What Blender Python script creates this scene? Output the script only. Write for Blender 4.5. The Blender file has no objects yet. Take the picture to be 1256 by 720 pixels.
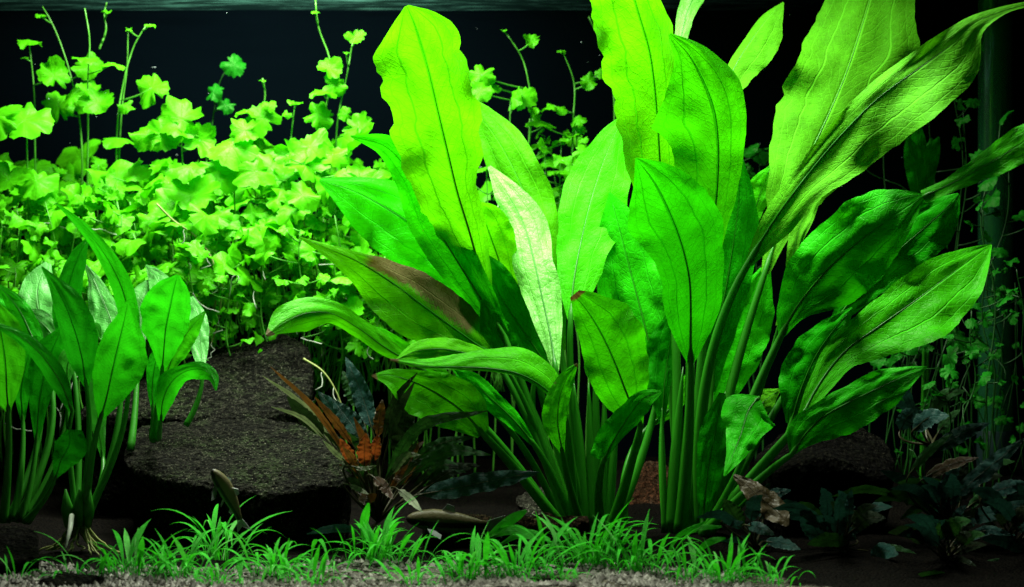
import bpy, bmesh, math, random
import numpy as np
from mathutils import Vector, Matrix, noise

# ------------------------------------------------------------------ camera, world, lamps
F = 2093.0            # focal length in photo pixels (1256 x 720)
ZC = 0.208            # camera height above the gravel
SURF = 0.526          # water level
sc = bpy.context.scene
C = sc.collection
cam = bpy.data.cameras.new('camera')
cam.sensor_width = 36.0
cam.lens = F / 1256 * 36
cam.clip_start = 0.05
cam.clip_end = 50
cam.dof.use_dof = True
cam.dof.focus_distance = 1.44
cam.dof.aperture_fstop = 9.0
cam_o = bpy.data.objects.new('camera', cam)
C.objects.link(cam_o)
cam_o.location = (0, 0, ZC)
cam_o.rotation_euler = (math.pi / 2, 0, 0)
sc.camera = cam_o

world = bpy.data.worlds.new('World')
sc.world = world
world.use_nodes = True
world.node_tree.nodes['Background'].inputs[0].default_value = (0.5, 0.8, 0.9, 1)
world.node_tree.nodes['Background'].inputs[1].default_value = 0.003

sc.view_settings.view_transform = 'Standard'
sc.view_settings.look = 'None'
sc.view_settings.exposure = 0.0
sc.view_settings.gamma = 1.0
sc.view_settings.use_curve_mapping = False
sc.cycles.max_bounces = 8
sc.cycles.diffuse_bounces = 4
sc.cycles.transmission_bounces = 6
sc.cycles.transparent_max_bounces = 8
sc.cycles.use_denoising = True

def lamp(name, px, D, z, sx, sy, power, col, spread=180, tilt=(0, 0)):
    l = bpy.data.lights.new(name, 'AREA')
    l.shape = 'RECTANGLE'
    l.size, l.size_y = sx, sy
    l.energy = power
    l.color = col
    l.spread = math.radians(spread)
    o = bpy.data.objects.new(name, l)
    C.objects.link(o)
    o.location = ((px - 628) / F * D, D, z)
    o.rotation_euler = (math.radians(tilt[0]), math.radians(tilt[1]), 0)
    return o
# the tank's lamps hang over the open water, out of frame
lamp('aquarium_lamp', 310, 1.66, SURF + 0.15, 0.28, 0.06, 7.9, (1.0, 1.0, 0.82), 150)
lamp('aquarium_lamp', 650, 1.435, SURF + 0.11, 0.58, 0.04, 6.0, (1.0, 1.0, 0.84), 116)

# ------------------------------------------------------------------ helpers
rnd = random.Random(7)
def at(px, py, D):
    return Vector(((px - 628) / F * D, D, ZC + (360 - py) / F * D))
def ground_at(px, D, z=0.0):
    return Vector(((px - 628) / F * D, D, z))

def link_mesh(name, verts, faces, mat, parent=None, uvs=None, smooth=True):
    me = bpy.data.meshes.new(name)
    me.from_pydata([tuple(v) for v in verts], [], faces)
    if uvs is not None:
        uv = me.uv_layers.new(name='UVMap')
        idx = np.zeros(len(me.loops), dtype=np.int32)
        me.loops.foreach_get('vertex_index', idx)
        uv.data.foreach_set('uv', np.asarray(uvs, dtype=np.float32)[idx].ravel())
    if smooth:
        me.polygons.foreach_set('use_smooth', [True] * len(me.polygons))
    me.materials.append(mat)
    me.update()
    o = bpy.data.objects.new(name, me)
    C.objects.link(o)
    if parent is not None:
        o.parent = parent
        o.matrix_parent_inverse = Matrix.Translation(-parent.location) if parent.type == 'EMPTY' else Matrix()
    return o

def tag(o, label, cat, group=None, kind=None):
    o['label'] = label
    if cat: o['category'] = cat
    if group: o['group'] = group
    if kind: o['kind'] = kind
    return o

def thing(name, loc, label, cat, group=None):
    o = bpy.data.objects.new(name, None)
    C.objects.link(o)
    o.location = loc
    o.empty_display_size = 0.02
    tag(o, label, cat, group)
    return o

def catmull(P, n):
    """P: list of tuples; returns n points along, param by xy chord."""
    P = np.array(P, dtype=float)
    d = np.sqrt(((P[1:, :2] - P[:-1, :2]) ** 2).sum(1)) + 1e-6
    T = np.concatenate([[0], np.cumsum(d)])
    out = []
    m = len(P)
    tang = np.zeros_like(P)
    for i in range(m):
        if i == 0: tang[i] = (P[1] - P[0]) / d[0]
        elif i == m - 1: tang[i] = (P[-1] - P[-2]) / d[-1]
        else:
            tang[i] = ((P[i] - P[i-1]) / d[i-1] * d[i] + (P[i+1] - P[i]) / d[i] * d[i-1]) / (d[i] + d[i-1])
    for k in range(n):
        t = T[-1] * k / (n - 1)
        i = min(max(int(np.searchsorted(T, t, side='right')) - 1, 0), m - 2)
        h = d[i]
        u = (t - T[i]) / h
        a = (2*u**3 - 3*u**2 + 1); b = (u**3 - 2*u**2 + u) * h
        c = (-2*u**3 + 3*u**2); e = (u**3 - u**2) * h
        out.append(a * P[i] + b * tang[i] + c * P[i+1] + e * tang[i+1])
    return np.array(out)

def tube(verts, faces, pts, radii, sides=6, flat=1.0):
    """append a tapered tube along 3-D points"""
    base = len(verts)
    n = len(pts)
    ref = Vector((0.13, -1, 0.21)).normalized()
    for i, p in enumerate(pts):
        a = pts[max(i-1, 0)]; b = pts[min(i+1, n-1)]
        t = (b - a)
        if t.length < 1e-9: t = Vector((0, 0, 1))
        t.normalize()
        x = ref.cross(t)
        if x.length < 1e-4: x = Vector((1, 0, 0)).cross(t)
        x.normalize()
        y = t.cross(x)
        for k in range(sides):
            an = 2 * math.pi * k / sides
            verts.append(p + x * (math.cos(an) * radii[i]) + y * (math.sin(an) * radii[i] * flat))
    for i in range(n - 1):
        for k in range(sides):
            k2 = (k + 1) % sides
            faces.append((base + i*sides + k, base + i*sides + k2, base + (i+1)*sides + k2, base + (i+1)*sides + k))
    faces.append(tuple(base + (n-1)*sides + k for k in range(sides)))
    faces.append(tuple(base + k for k in reversed(range(sides))))

def fnoise(x, y=0.0, z=0.0):
    return noise.noise(Vector((x, y, z)))

# ------------------------------------------------------------------ materials
class NT:
    def __init__(self, name):
        self.m = bpy.data.materials.new(name)
        self.m.use_nodes = True
        self.t = self.m.node_tree
        self.t.nodes.clear()
        self.out = self.t.nodes.new('ShaderNodeOutputMaterial')
    def n(self, typ, **kw):
        nd = self.t.nodes.new('ShaderNode' + typ)
        for k, v in kw.items():
            setattr(nd, k, v)
        return nd
    def l(self, a, b):
        self.t.links.new(a, b)
    def math(self, op, a, b=None, c=None, clamp=False):
        nd = self.n('Math', operation=op)
        nd.use_clamp = clamp
        for i, v in enumerate((a, b, c)):
            if v is None: continue
            if isinstance(v, (int, float)): nd.inputs[i].default_value = v
            else: self.l(v, nd.inputs[i])
        return nd.outputs[0]
    def sstep(self, v, lo, hi):
        nd = self.n('MapRange', interpolation_type='SMOOTHSTEP')
        self.l(v, nd.inputs['Value'])
        nd.inputs['From Min'].default_value = lo
        nd.inputs['From Max'].default_value = hi
        return nd.outputs['Result']
    def mix(self, fac, a, b, blend='MIX'):
        nd = self.n('Mix', data_type='RGBA', blend_type=blend)
        if isinstance(fac, (int, float)): nd.inputs[0].default_value = fac
        else: self.l(fac, nd.inputs[0])
        for i, v in ((6, a), (7, b)):
            if isinstance(v, tuple): nd.inputs[i].default_value = (v[0], v[1], v[2], 1)
            else: self.l(v, nd.inputs[i])
        return nd.outputs[2]
    def noise(self, vec, scale, detail=3, rough=0.55):
        nd = self.n('TexNoise')
        if vec is not None: self.l(vec, nd.inputs['Vector'])
        nd.inputs['Scale'].default_value = scale
        nd.inputs['Detail'].default_value = detail
        nd.inputs['Roughness'].default_value = rough
        return nd.outputs['Fac']

def leaf_mat(name, base, trans, tfac=0.5, rough=0.38, spec=0.5, lat=0.5, cross=26.0, veinlight=1.5, veindark=0.45,
             brown_tip=0.0, patch=None, blister=0.5, spots=0.0, edge=None, tint=(0.45, 1.0, 0.30)):
    g = NT(name)
    uvn = g.n('UVMap'); uvn.uv_map = 'UVMap'
    oi = g.n('ObjectInfo')
    sep = g.n('SeparateXYZ'); g.l(uvn.outputs[0], sep.inputs[0])
    geo = g.n('NewGeometry')
    tc = g.n('TexCoord')
    pos = tc.outputs['Object']
    offs = g.n('VectorMath', operation='ADD')
    g.l(pos, offs.inputs[0])
    cmb = g.n('CombineXYZ'); 
    g.l(g.math('MULTIPLY', oi.outputs['Random'], 17.0), cmb.inputs[0]); g.l(cmb.outputs[0], offs.inputs[1])
    P = offs.outputs[0]
    nz = g.noise(P, 28, 2)
    u = g.math('MULTIPLY_ADD', sep.outputs[0], 2.0, -1.0)            # -1..1 across
    v = sep.outputs[1]
    uw = g.math('ADD', u, g.math('MULTIPLY_ADD', nz, 0.14, -0.07))
    au = g.math('ABSOLUTE', uw)
    # long veins at u = 0, lat, and a fainter one further out
    mid = g.math('SUBTRACT', 1.0, g.sstep(g.math('ABSOLUTE', u), 0.015, 0.05))
    l1 = g.math('SUBTRACT', 1.0, g.sstep(g.math('ABSOLUTE', g.math('SUBTRACT', au, lat)), 0.006, 0.028))
    l2 = g.math('SUBTRACT', 1.0, g.sstep(g.math('ABSOLUTE', g.math('SUBTRACT', au, 0.80)), 0.004, 0.02))
    # ladder of cross veins
    ph = g.math('MULTIPLY_ADD', v, cross, g.math('MULTIPLY', au, -5.0))
    ph = g.math('ADD', ph, g.math('MULTIPLY', nz, 2.2))
    fr = g.math('FRACT', ph)
    cv = g.math('SUBTRACT', 1.0, g.sstep(g.math('ABSOLUTE', g.math('SUBTRACT', fr, 0.5)), 0.02, 0.09))
    vein = g.math('MAXIMUM', g.math('MAXIMUM', mid, g.math('MULTIPLY', l1, 0.75)),
                  g.math('MAXIMUM', g.math('MULTIPLY', l2, 0.3), g.math('MULTIPLY', cv, 0.22)))
    vn = g.n('TexVoronoi', feature='DISTANCE_TO_EDGE'); g.l(P, vn.inputs['Vector']); vn.inputs['Scale'].default_value = 170
    net = g.math('SUBTRACT', 1.0, g.sstep(vn.outputs['Distance'], 0.01, 0.09))
    vein = g.math('MAXIMUM', vein, g.math('MULTIPLY', net, 0.07))
    broadn = g.noise(P, 14, 3, 0.6)
    mott = g.noise(P, 60, 4, 0.6)
    fine = g.noise(P, 420, 2)
    # colours
    mf = g.math('MULTIPLY', g.math('MULTIPLY_ADD', mott, 0.9, 0.55), g.math('MULTIPLY_ADD', broadn, 0.9, 0.55))
    mf = g.math('MULTIPLY', mf, g.math('MULTIPLY_ADD', fine, 0.5, 0.75))
    rf = g.math('MULTIPLY_ADD', oi.outputs['Random'], 0.4, 0.8)
    mf = g.math('MULTIPLY', mf, rf)
    def scaled(col, fac):
        c = g.n('Mix', data_type='RGBA', blend_type='MULTIPLY')
        c.inputs[0].default_value = 1.0
        c.inputs[6].default_value = (*col, 1)
        cc = g.n('CombineColor')
        for i in range(3): g.l(fac, cc.inputs[i])
        g.l(cc.outputs[0], c.inputs[7])
        return c.outputs[2]
    bcol = scaled(base, mf)
    bcol = g.mix(vein, bcol, tuple(min(1, x * veinlight + 0.01) for x in base))
    tcol = scaled(trans, g.math('MULTIPLY', g.math('MULTIPLY_ADD', mott, 0.7, 0.65), g.math('MULTIPLY_ADD', broadn, 1.5, 0.25)))
    tcol = g.mix(vein, tcol, (trans[0] * veindark * 0.5, trans[1] * veindark, trans[2] * veindark))
    # brown tip / patch / specks
    bm = None
    if brown_tip > 0:
        bm = g.sstep(g.math('ADD', v, g.math('MULTIPLY_ADD', mott, 0.10, -0.05)), 1.0 - brown_tip, 1.0 - brown_tip * 0.6)
    if patch:
        side, u0, v0, v1 = patch
        us = g.math('MULTIPLY', u, float(side))
        us = g.math('ADD', us, g.math('ADD', g.math('MULTIPLY_ADD', nz, 0.7, -0.35), g.math('MULTIPLY_ADD', fine, 0.5, -0.25)))
        pm = g.math('MULTIPLY', g.math('MULTIPLY', g.sstep(us, u0, u0 + 0.30), 0.95),
                    g.math('MULTIPLY', g.sstep(v, v0, v0 + 0.04), g.math('SUBTRACT', 1.0, g.sstep(v, v1 - 0.06, v1))))
        bm = pm if bm is None else g.math('MAXIMUM', bm, pm)
    if spots > 0:
        sm = g.sstep(g.noise(P, 55, 4, 0.7), 0.74 - spots, 0.80 - spots)
        bm = sm if bm is None else g.math('MAXIMUM', bm, sm)
    if edge:
        em = g.sstep(g.math('ADD', g.math('ABSOLUTE', u), g.math('MULTIPLY_ADD', fine, 0.3, -0.15)), 0.86, 1.0)
        bcol = g.mix(em, bcol, edge)
    if bm is not None:
        bcol = g.mix(bm, bcol, g.mix(fine, (0.10, 0.065, 0.03), (0.26, 0.20, 0.09)))
        tcol = g.mix(bm, tcol, (0.10, 0.06, 0.01))
    pr = g.n('BsdfPrincipled')
    g.l(bcol, pr.inputs['Base Color'])
    rr = g.math('MULTIPLY_ADD', mott, 0.25, rough - 0.1)
    g.l(rr, pr.inputs['Roughness'])
    pr.inputs['Specular IOR Level'].default_value = spec
    pr.inputs['Specular Tint'].default_value = (*tint, 1)
    tr = g.n('BsdfTranslucent')
    g.l(tcol, tr.inputs['Color'])
    # relief: blisters between the veins, sunken veins
    h = g.math('ADD', g.math('MULTIPLY', g.noise(P, 95, 2), blister), g.math('MULTIPLY', vein, -0.35))
    h = g.math('ADD', h, g.math('MULTIPLY', fine, 0.10))
    h = g.math('ADD', h, g.math('MULTIPLY', net, -0.04))
    bp = g.n('Bump')
    bp.inputs['Strength'].default_value = 0.7
    bp.inputs['Distance'].default_value = 0.003
    g.l(h, bp.inputs['Height'])
    g.l(bp.outputs[0], pr.inputs['Normal']); g.l(bp.outputs[0], tr.inputs['Normal'])
    mx = g.n('MixShader')
    mx.inputs[0].default_value = tfac
    g.l(pr.outputs[0], mx.inputs[1]); g.l(tr.outputs[0], mx.inputs[2])
    g.l(mx.outputs[0], g.out.inputs[0])
    return g.m

M = {}
VS = dict(spec=0.15, veindark=0.6)
M['sword'] = leaf_mat('sword_leaf', (0.022, 0.56, 0.003), (0.018, 0.40, 0.001), 0.45, spots=0.01, **VS)
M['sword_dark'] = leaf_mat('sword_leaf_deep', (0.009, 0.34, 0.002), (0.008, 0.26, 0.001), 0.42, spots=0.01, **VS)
M['sword_yellow'] = leaf_mat('sword_leaf_yellow', (0.10, 0.62, 0.004), (0.070, 0.40, 0.001), 0.47, **VS)
M['sword_lime'] = leaf_mat('sword_leaf_lime', (0.055, 0.62, 0.004), (0.038, 0.40, 0.001), 0.45, spots=0.01, **VS)
M['sword_brown'] = leaf_mat('sword_leaf_rotting', (0.10, 0.62, 0.004), (0.065, 0.42, 0.001), 0.45, patch=(1, 0.02, 0.12, 0.72), **VS)
M['sword_tip'] = leaf_mat('sword_leaf_brown_tip', (0.075, 0.64, 0.004), (0.055, 0.44, 0.001), 0.45, brown_tip=0.05, **VS)
M['sword_spot'] = leaf_mat('sword_leaf_spotted', (0.055, 0.60, 0.004), (0.040, 0.46, 0.001), 0.47, brown_tip=0.04, spots=0.04, **VS)
M['sword_matte'] = leaf_mat('sword_leaf_matte', (0.10, 0.50, 0.010), (0.06, 0.34, 0.003), 0.38, spec=0.12, rough=0.6, veinlight=1.4, veindark=0.75)
M['sword_pale'] = leaf_mat('sword_leaf_pale', (0.12, 0.48, 0.05), (0.07, 0.42, 0.01), 0.28, rough=0.42, spec=0.4, tint=(0.8, 1, 0.7), veinlight=1.3, blister=0.9)  # paler base colour paints in the white sheen on the blade
BR = dict(lat=2.0, cross=34, veindark=0.7, blister=0.2)
M['broad'] = leaf_mat('broad_leaf', (0.024, 0.54, 0.010), (0.018, 0.38, 0.003), 0.42, spec=0.2, **BR)
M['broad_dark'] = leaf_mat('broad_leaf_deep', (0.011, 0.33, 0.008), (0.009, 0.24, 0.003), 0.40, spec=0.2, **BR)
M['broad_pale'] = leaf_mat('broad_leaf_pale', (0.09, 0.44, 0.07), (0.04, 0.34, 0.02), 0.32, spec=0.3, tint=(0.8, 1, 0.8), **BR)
M['broad_lime'] = leaf_mat('broad_leaf_lime', (0.05, 0.52, 0.010), (0.035, 0.38, 0.003), 0.42, spec=0.2, **BR)
M['crypt_teal'] = leaf_mat('crypt_leaf_teal', (0.022, 0.078, 0.066), (0.010, 0.05, 0.03), 0.2, cross=16, lat=2.0, tint=(1, 1, 1), blister=1.2, edge=(0.06, 0.14, 0.115), spec=0.16)
M['crypt_green'] = leaf_mat('crypt_leaf_green', (0.024, 0.085, 0.022), (0.022, 0.09, 0.010), 0.25, cross=16, lat=2.0, tint=(0.6, 1, 0.8), spec=0.12, blister=1.2, edge=(0.05, 0.10, 0.05))
M['crypt_dark'] = leaf_mat('crypt_leaf_dark', (0.014, 0.022, 0.010), (0.012, 0.03, 0.006), 0.25, cross=16, lat=2.0, tint=(0.6, 1, 0.8), spec=0.12, blister=1.2)
M['crypt_brown'] = leaf_mat('crypt_leaf_brown', (0.075, 0.034, 0.009), (0.10, 0.04, 0.006), 0.35, cross=16, lat=2.0, tint=(1, 1, 1), blister=1.0, edge=(0.34, 0.33, 0.20))
M['crypt_orange'] = leaf_mat('crypt_leaf_orange', (0.22, 0.045, 0.010), (0.22, 0.05, 0.008), 0.35, cross=16, lat=2.0, tint=(1, 1, 1), blister=1.0, edge=(0.50, 0.42, 0.26))
M['crypt_paleedge'] = leaf_mat('crypt_leaf_pale', (0.26, 0.32, 0.20), (0.2, 0.25, 0.1), 0.25, cross=16, lat=2.0, tint=(1, 1, 1), blister=1.0)
M['dead'] = leaf_mat('dead_leaf', (0.055, 0.042, 0.016), (0.04, 0.03, 0.012), 0.2, cross=9, lat=0.45, blister=1.0, spec=0.3, veinlight=1.25, tint=(1, 1, 1))
M['grass'] = leaf_mat('turf_leaf', (0.042, 0.58, 0.026), (0.034, 0.46, 0.010), 0.4, spec=0.3, rough=0.4, lat=2.0, cross=3.0, blister=0.1)
M['grass_pale'] = leaf_mat('turf_leaf_pale', (0.12, 0.60, 0.09), (0.06, 0.46, 0.03), 0.35, rough=0.4, lat=2.0, cross=3.0, blister=0.1)

def stalk_mat(name, base, trans, rough=0.4):
    g = NT(name)
    tc = g.n('TexCoord')
    mp = g.n('Mapping'); g.l(tc.outputs['Object'], mp.inputs[0])
    mp.inputs['Scale'].default_value = (1, 1, 0.12)
    nz = g.noise(mp.outputs[0], 160, 3)
    lo = g.noise(tc.outputs['Object'], 25, 3)
    f = g.math('MULTIPLY_ADD', nz, 0.6, g.math('MULTIPLY', lo, 0.4), clamp=True)
    col = g.mix(f, tuple(c * 0.55 for c in base), tuple(min(1, c * 1.45) for c in base))
    pr = g.n('BsdfPrincipled')
    g.l(col, pr.inputs['Base Color'])
    pr.inputs['Roughness'].default_value = rough
    tr = g.n('BsdfTranslucent'); tr.inputs[0].default_value = (*trans, 1)
    bp = g.n('Bump'); bp.inputs['Strength'].default_value = 0.4; bp.inputs['Distance'].default_value = 0.001
    g.l(nz, bp.inputs['Height']); g.l(bp.outputs[0], pr.inputs['Normal'])
    mx = g.n('MixShader'); mx.inputs[0].default_value = 0.3
    g.l(pr.outputs[0], mx.inputs[1]); g.l(tr.outputs[0], mx.inputs[2]); g.l(mx.outputs[0], g.out.inputs[0])
    return g.m
M['petiole'] = stalk_mat('sword_petiole', (0.022, 0.25, 0.005), (0.02, 0.26, 0.003))
M['petiole_b'] = stalk_mat('broad_petiole', (0.030, 0.26, 0.012), (0.02, 0.24, 0.006))
M['petiole_c'] = stalk_mat('crypt_petiole', (0.05, 0.05, 0.02), (0.04, 0.05, 0.01))
M['pw_stem'] = stalk_mat('pennywort_stem', (0.10, 0.42, 0.04), (0.14, 0.55, 0.03))
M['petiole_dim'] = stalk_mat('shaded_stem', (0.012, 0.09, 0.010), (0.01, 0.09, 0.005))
M['root'] = stalk_mat('white_root', (0.55, 0.62, 0.52), (0.3, 0.4, 0.3), 0.5)
M['tan_root'] = stalk_mat('tan_root', (0.28, 0.34, 0.10), (0.22, 0.3, 0.06), 0.5)

def penny_mat(name, base, trans):
    g = NT(name)
    uvn = g.n('UVMap'); uvn.uv_map = 'UVMap'
    oi = g.n('ObjectInfo')
    sub = g.n('VectorMath', operation='SUBTRACT'); g.l(uvn.outputs[0], sub.inputs[0]); sub.inputs[1].default_value = (0.5, 0.5, 0)
    sep = g.n('SeparateXYZ'); g.l(sub.outputs[0], sep.inputs[0])
    ang = g.math('ARCTAN2', sep.outputs[1], sep.outputs[0])
    ln = g.n('VectorMath', operation='LENGTH'); g.l(sub.outputs[0], ln.inputs[0])
    r = g.math('MULTIPLY', ln.outputs['Value'], 2.0)
    s = g.math('ABSOLUTE', g.math('SINE', g.math('MULTIPLY', ang, 4.5)))
    wd = g.math('MULTIPLY', s, r)
    vein = g.math('SUBTRACT', 1.0, g.sstep(wd, 0.02, 0.10))
    nz = g.noise(uvn.outputs[0], 7, 4)
    f = g.math('MULTIPLY', g.math('MULTIPLY_ADD', nz, 0.8, 0.6), g.math('MULTIPLY_ADD', oi.outputs['Random'], 0.5, 0.75))
    cc = g.n('CombineColor')
    for i in range(3): g.l(f, cc.inputs[i])
    bcol = g.mix(1.0, base, cc.outputs[0], 'MULTIPLY')
    bcol = g.mix(g.math('MULTIPLY', vein, 0.5), bcol, tuple(min(1, c * 1.5) for c in base))
    tcol = g.mix(g.math('MULTIPLY', vein, 0.7), trans, tuple(c * 0.5 for c in trans))
    pr = g.n('BsdfPrincipled'); g.l(bcol, pr.inputs['Base Color']); pr.inputs['Roughness'].default_value = 0.42; pr.inputs['Specular IOR Level'].default_value = 0.22; pr.inputs['Specular Tint'].default_value = (0.7, 1, 0.5, 1)
    tr = g.n('BsdfTranslucent'); g.l(tcol, tr.inputs[0])
    h = g.math('ADD', g.math('MULTIPLY', vein, -0.5), nz)
    bp = g.n('Bump'); bp.inputs['Strength'].default_value = 0.35; bp.inputs['Distance'].default_value = 0.003
    g.l(h, bp.inputs['Height']); g.l(bp.outputs[0], pr.inputs['Normal'])
    mx = g.n('MixShader'); mx.inputs[0].default_value = 0.40
    g.l(pr.outputs[0], mx.inputs[1]); g.l(tr.outputs[0], mx.inputs[2]); g.l(mx.outputs[0], g.out.inputs[0])
    return g.m
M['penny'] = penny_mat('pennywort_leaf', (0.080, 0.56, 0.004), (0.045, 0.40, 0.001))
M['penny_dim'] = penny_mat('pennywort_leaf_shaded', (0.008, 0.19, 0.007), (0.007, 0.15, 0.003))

def rock_mat(name, lo, hi, moss, mossfac=0.5, scale=1.0):
    g = NT(name)
    tc = g.n('TexCoord'); P = tc.outputs['Object']
    a = g.noise(P, 22 * scale, 6, 0.65)
    b = g.noise(P, 190 * scale, 5, 0.75)
    c = g.noise(P, 600 * scale, 3, 0.7)
    vo = g.n('TexVoronoi'); g.l(P, vo.inputs['Vector']); vo.inputs['Scale'].default_value = 230 * scale
    f = g.math('MULTIPLY', g.sstep(b, 0.42, 0.66), g.sstep(c, 0.42, 0.62))
    col = g.mix(f, lo, hi)
    v2 = g.n('TexVoronoi'); g.l(P, v2.inputs['Vector']); v2.inputs['Scale'].default_value = 640 * scale
    v2s = g.n('SeparateColor'); g.l(v2.outputs['Color'], v2s.inputs[0])
    gr = g.math('MULTIPLY', g.sstep(v2s.outputs[0], 0.80, 0.84), g.math('SUBTRACT', 1.0, g.sstep(v2.outputs['Distance'], 0.25, 0.5)))
    col = g.mix(g.math('MULTIPLY', gr, g.sstep(a, 0.35, 0.6)), col, tuple(min(1, c * 2.6) for c in hi))
    mf = g.math('MULTIPLY', g.sstep(a, 0.42, 0.66), g.math('MULTIPLY', g.sstep(b, 0.42, 0.62), mossfac))
    col = g.mix(mf, col, moss)
    fl = g.sstep(g.noise(P, 480 * scale, 2), 0.70, 0.74)
    col = g.mix(g.math('MULTIPLY', fl, 0.6), col, (moss[0] * 2.2 + .06, moss[1] * 1.8 + .05, moss[2] + .05))
    pr = g.n('BsdfPrincipled'); g.l(col, pr.inputs['Base Color']); pr.inputs['Roughness'].default_value = 0.85
    pr.inputs['Specular IOR Level'].default_value = 0.04
    h = g.math('ADD', g.math('MULTIPLY', b, 0.7), g.math('ADD', g.math('MULTIPLY', c, 0.35), g.math('MULTIPLY', vo.outputs['Distance'], 0.8)))
    bp = g.n('Bump'); bp.inputs['Strength'].default_value = 1.0; bp.inputs['Distance'].default_value = 0.006
    g.l(h, bp.inputs['Height']); g.l(bp.outputs[0], pr.inputs['Normal'])
    g.l(pr.outputs[0], g.out.inputs[0])
    return g.m
M['rock'] = rock_mat('lava_rock', (0.0012, 0.0014, 0.0010), (0.036, 0.036, 0.026), (0.020, 0.036, 0.011), 0.7)
M['rock_dark'] = rock_mat('dark_rock', (0.001, 0.001, 0.001), (0.010, 0.009, 0.006), (0.008, 0.011, 0.005), 0.4)
M['red_rock'] = rock_mat('terracotta_rock', (0.015, 0.007, 0.003), (0.10, 0.036, 0.017), (0.06, 0.05, 0.035), 0.6)
M['wood'] = rock_mat('sunken_wood', (0.010, 0.007, 0.004), (0.09, 0.05, 0.028), (0.05, 0.05, 0.02), 0.4)

def gravel_mat(name, shade_mix=True):
    g = NT(name)
    tc = g.n('TexCoord'); P = tc.outputs['Object']
    vo = g.n('TexVoronoi'); g.l(P, vo.inputs['Vector']); vo.inputs['Scale'].default_value = 420
    vs = g.n('SeparateColor'); g.l(vo.outputs['Color'], vs.inputs[0])
    big = g.noise(P, 14, 4, 0.6)
    col = g.mix(vs.outputs[0], (0.035, 0.033, 0.026), (0.19, 0.185, 0.155))
    col = g.mix(g.sstep(big, 0.42, 0.62), col, g.mix(vs.outputs[1], (0.05, 0.045, 0.03), (0.18, 0.16, 0.11)))
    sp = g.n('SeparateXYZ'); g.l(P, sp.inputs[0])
    shade_mask = g.sstep(g.math('ADD', g.math('ADD', sp.outputs[1], g.math('MULTIPLY', g.sstep(sp.outputs[0], 0.16, 0.26), 0.10)), g.math('MULTIPLY_ADD', big, 0.34, -0.17)), 1.245, 1.285)  # shade of the rear bed and right corner, painted into the gravel colour
    if shade_mix: col = g.mix(shade_mask, col, g.mix(vs.outputs[1], (0.0005, 0.00045, 0.0004), (0.0036, 0.0028, 0.0019)))
    pr = g.n('BsdfPrincipled'); g.l(col, pr.inputs['Base Color']); pr.inputs['Roughness'].default_value = 0.8; pr.inputs['Specular IOR Level'].default_value = 0.03
    bp = g.n('Bump'); bp.inputs['Strength'].default_value = 1.0; bp.inputs['Distance'].default_value = 0.003
    g.l(vo.outputs['Distance'], bp.inputs['Height']); bp.invert = True
    g.l(bp.outputs[0], pr.inputs['Normal']); g.l(pr.outputs[0], g.out.inputs[0])
    return g.m
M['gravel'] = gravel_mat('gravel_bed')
M['grey_rock'] = rock_mat('grey_rubble', (0.012, 0.012, 0.009), (0.11, 0.11, 0.085), (0.03, 0.05, 0.02), 0.5)
def grain_mat():
    g = NT('gravel_grain')
    geo = g.n('NewGeometry')
    c = g.mix(geo.outputs['Random Per Island'], (0.06, 0.055, 0.045), (0.34, 0.33, 0.29))
    pr = g.n('BsdfPrincipled'); g.l(c, pr.inputs['Base Color']); pr.inputs['Roughness'].default_value = 0.6
    g.l(pr.outputs[0], g.out.inputs[0])
    return g.m
M['grain'] = grain_mat()

def plain(name, col, rough=0.5, spec=0.5, ns=30, var=0.4):
    g = NT(name)
    tc = g.n('TexCoord')
    f = g.noise(tc.outputs['Object'], ns, 4)
    c = g.mix(f, tuple(x * (1 - var) for x in col), tuple(min(1, x * (1 + var)) for x in col))
    pr = g.n('BsdfPrincipled'); g.l(c, pr.inputs['Base Color'])
    pr.inputs['Roughness'].default_value = rough; pr.inputs['Specular IOR Level'].default_value = spec
    g.l(pr.outputs[0], g.out.inputs[0])
    return g.m
M['back'] = plain('black_back_glass', (0.0008, 0.0020, 0.0034), 0.6, 0.0, 4, 0.3)
M['rim'] = plain('tank_rim', (0.012, 0.03, 0.03), 0.4, 0.4)
M['speck'] = plain('suspended_speck', (0.5, 0.6, 0.65), 0.6)
M['algae'] = plain('floating_algae', (0.06, 0.30, 0.03), 0.6)

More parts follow.
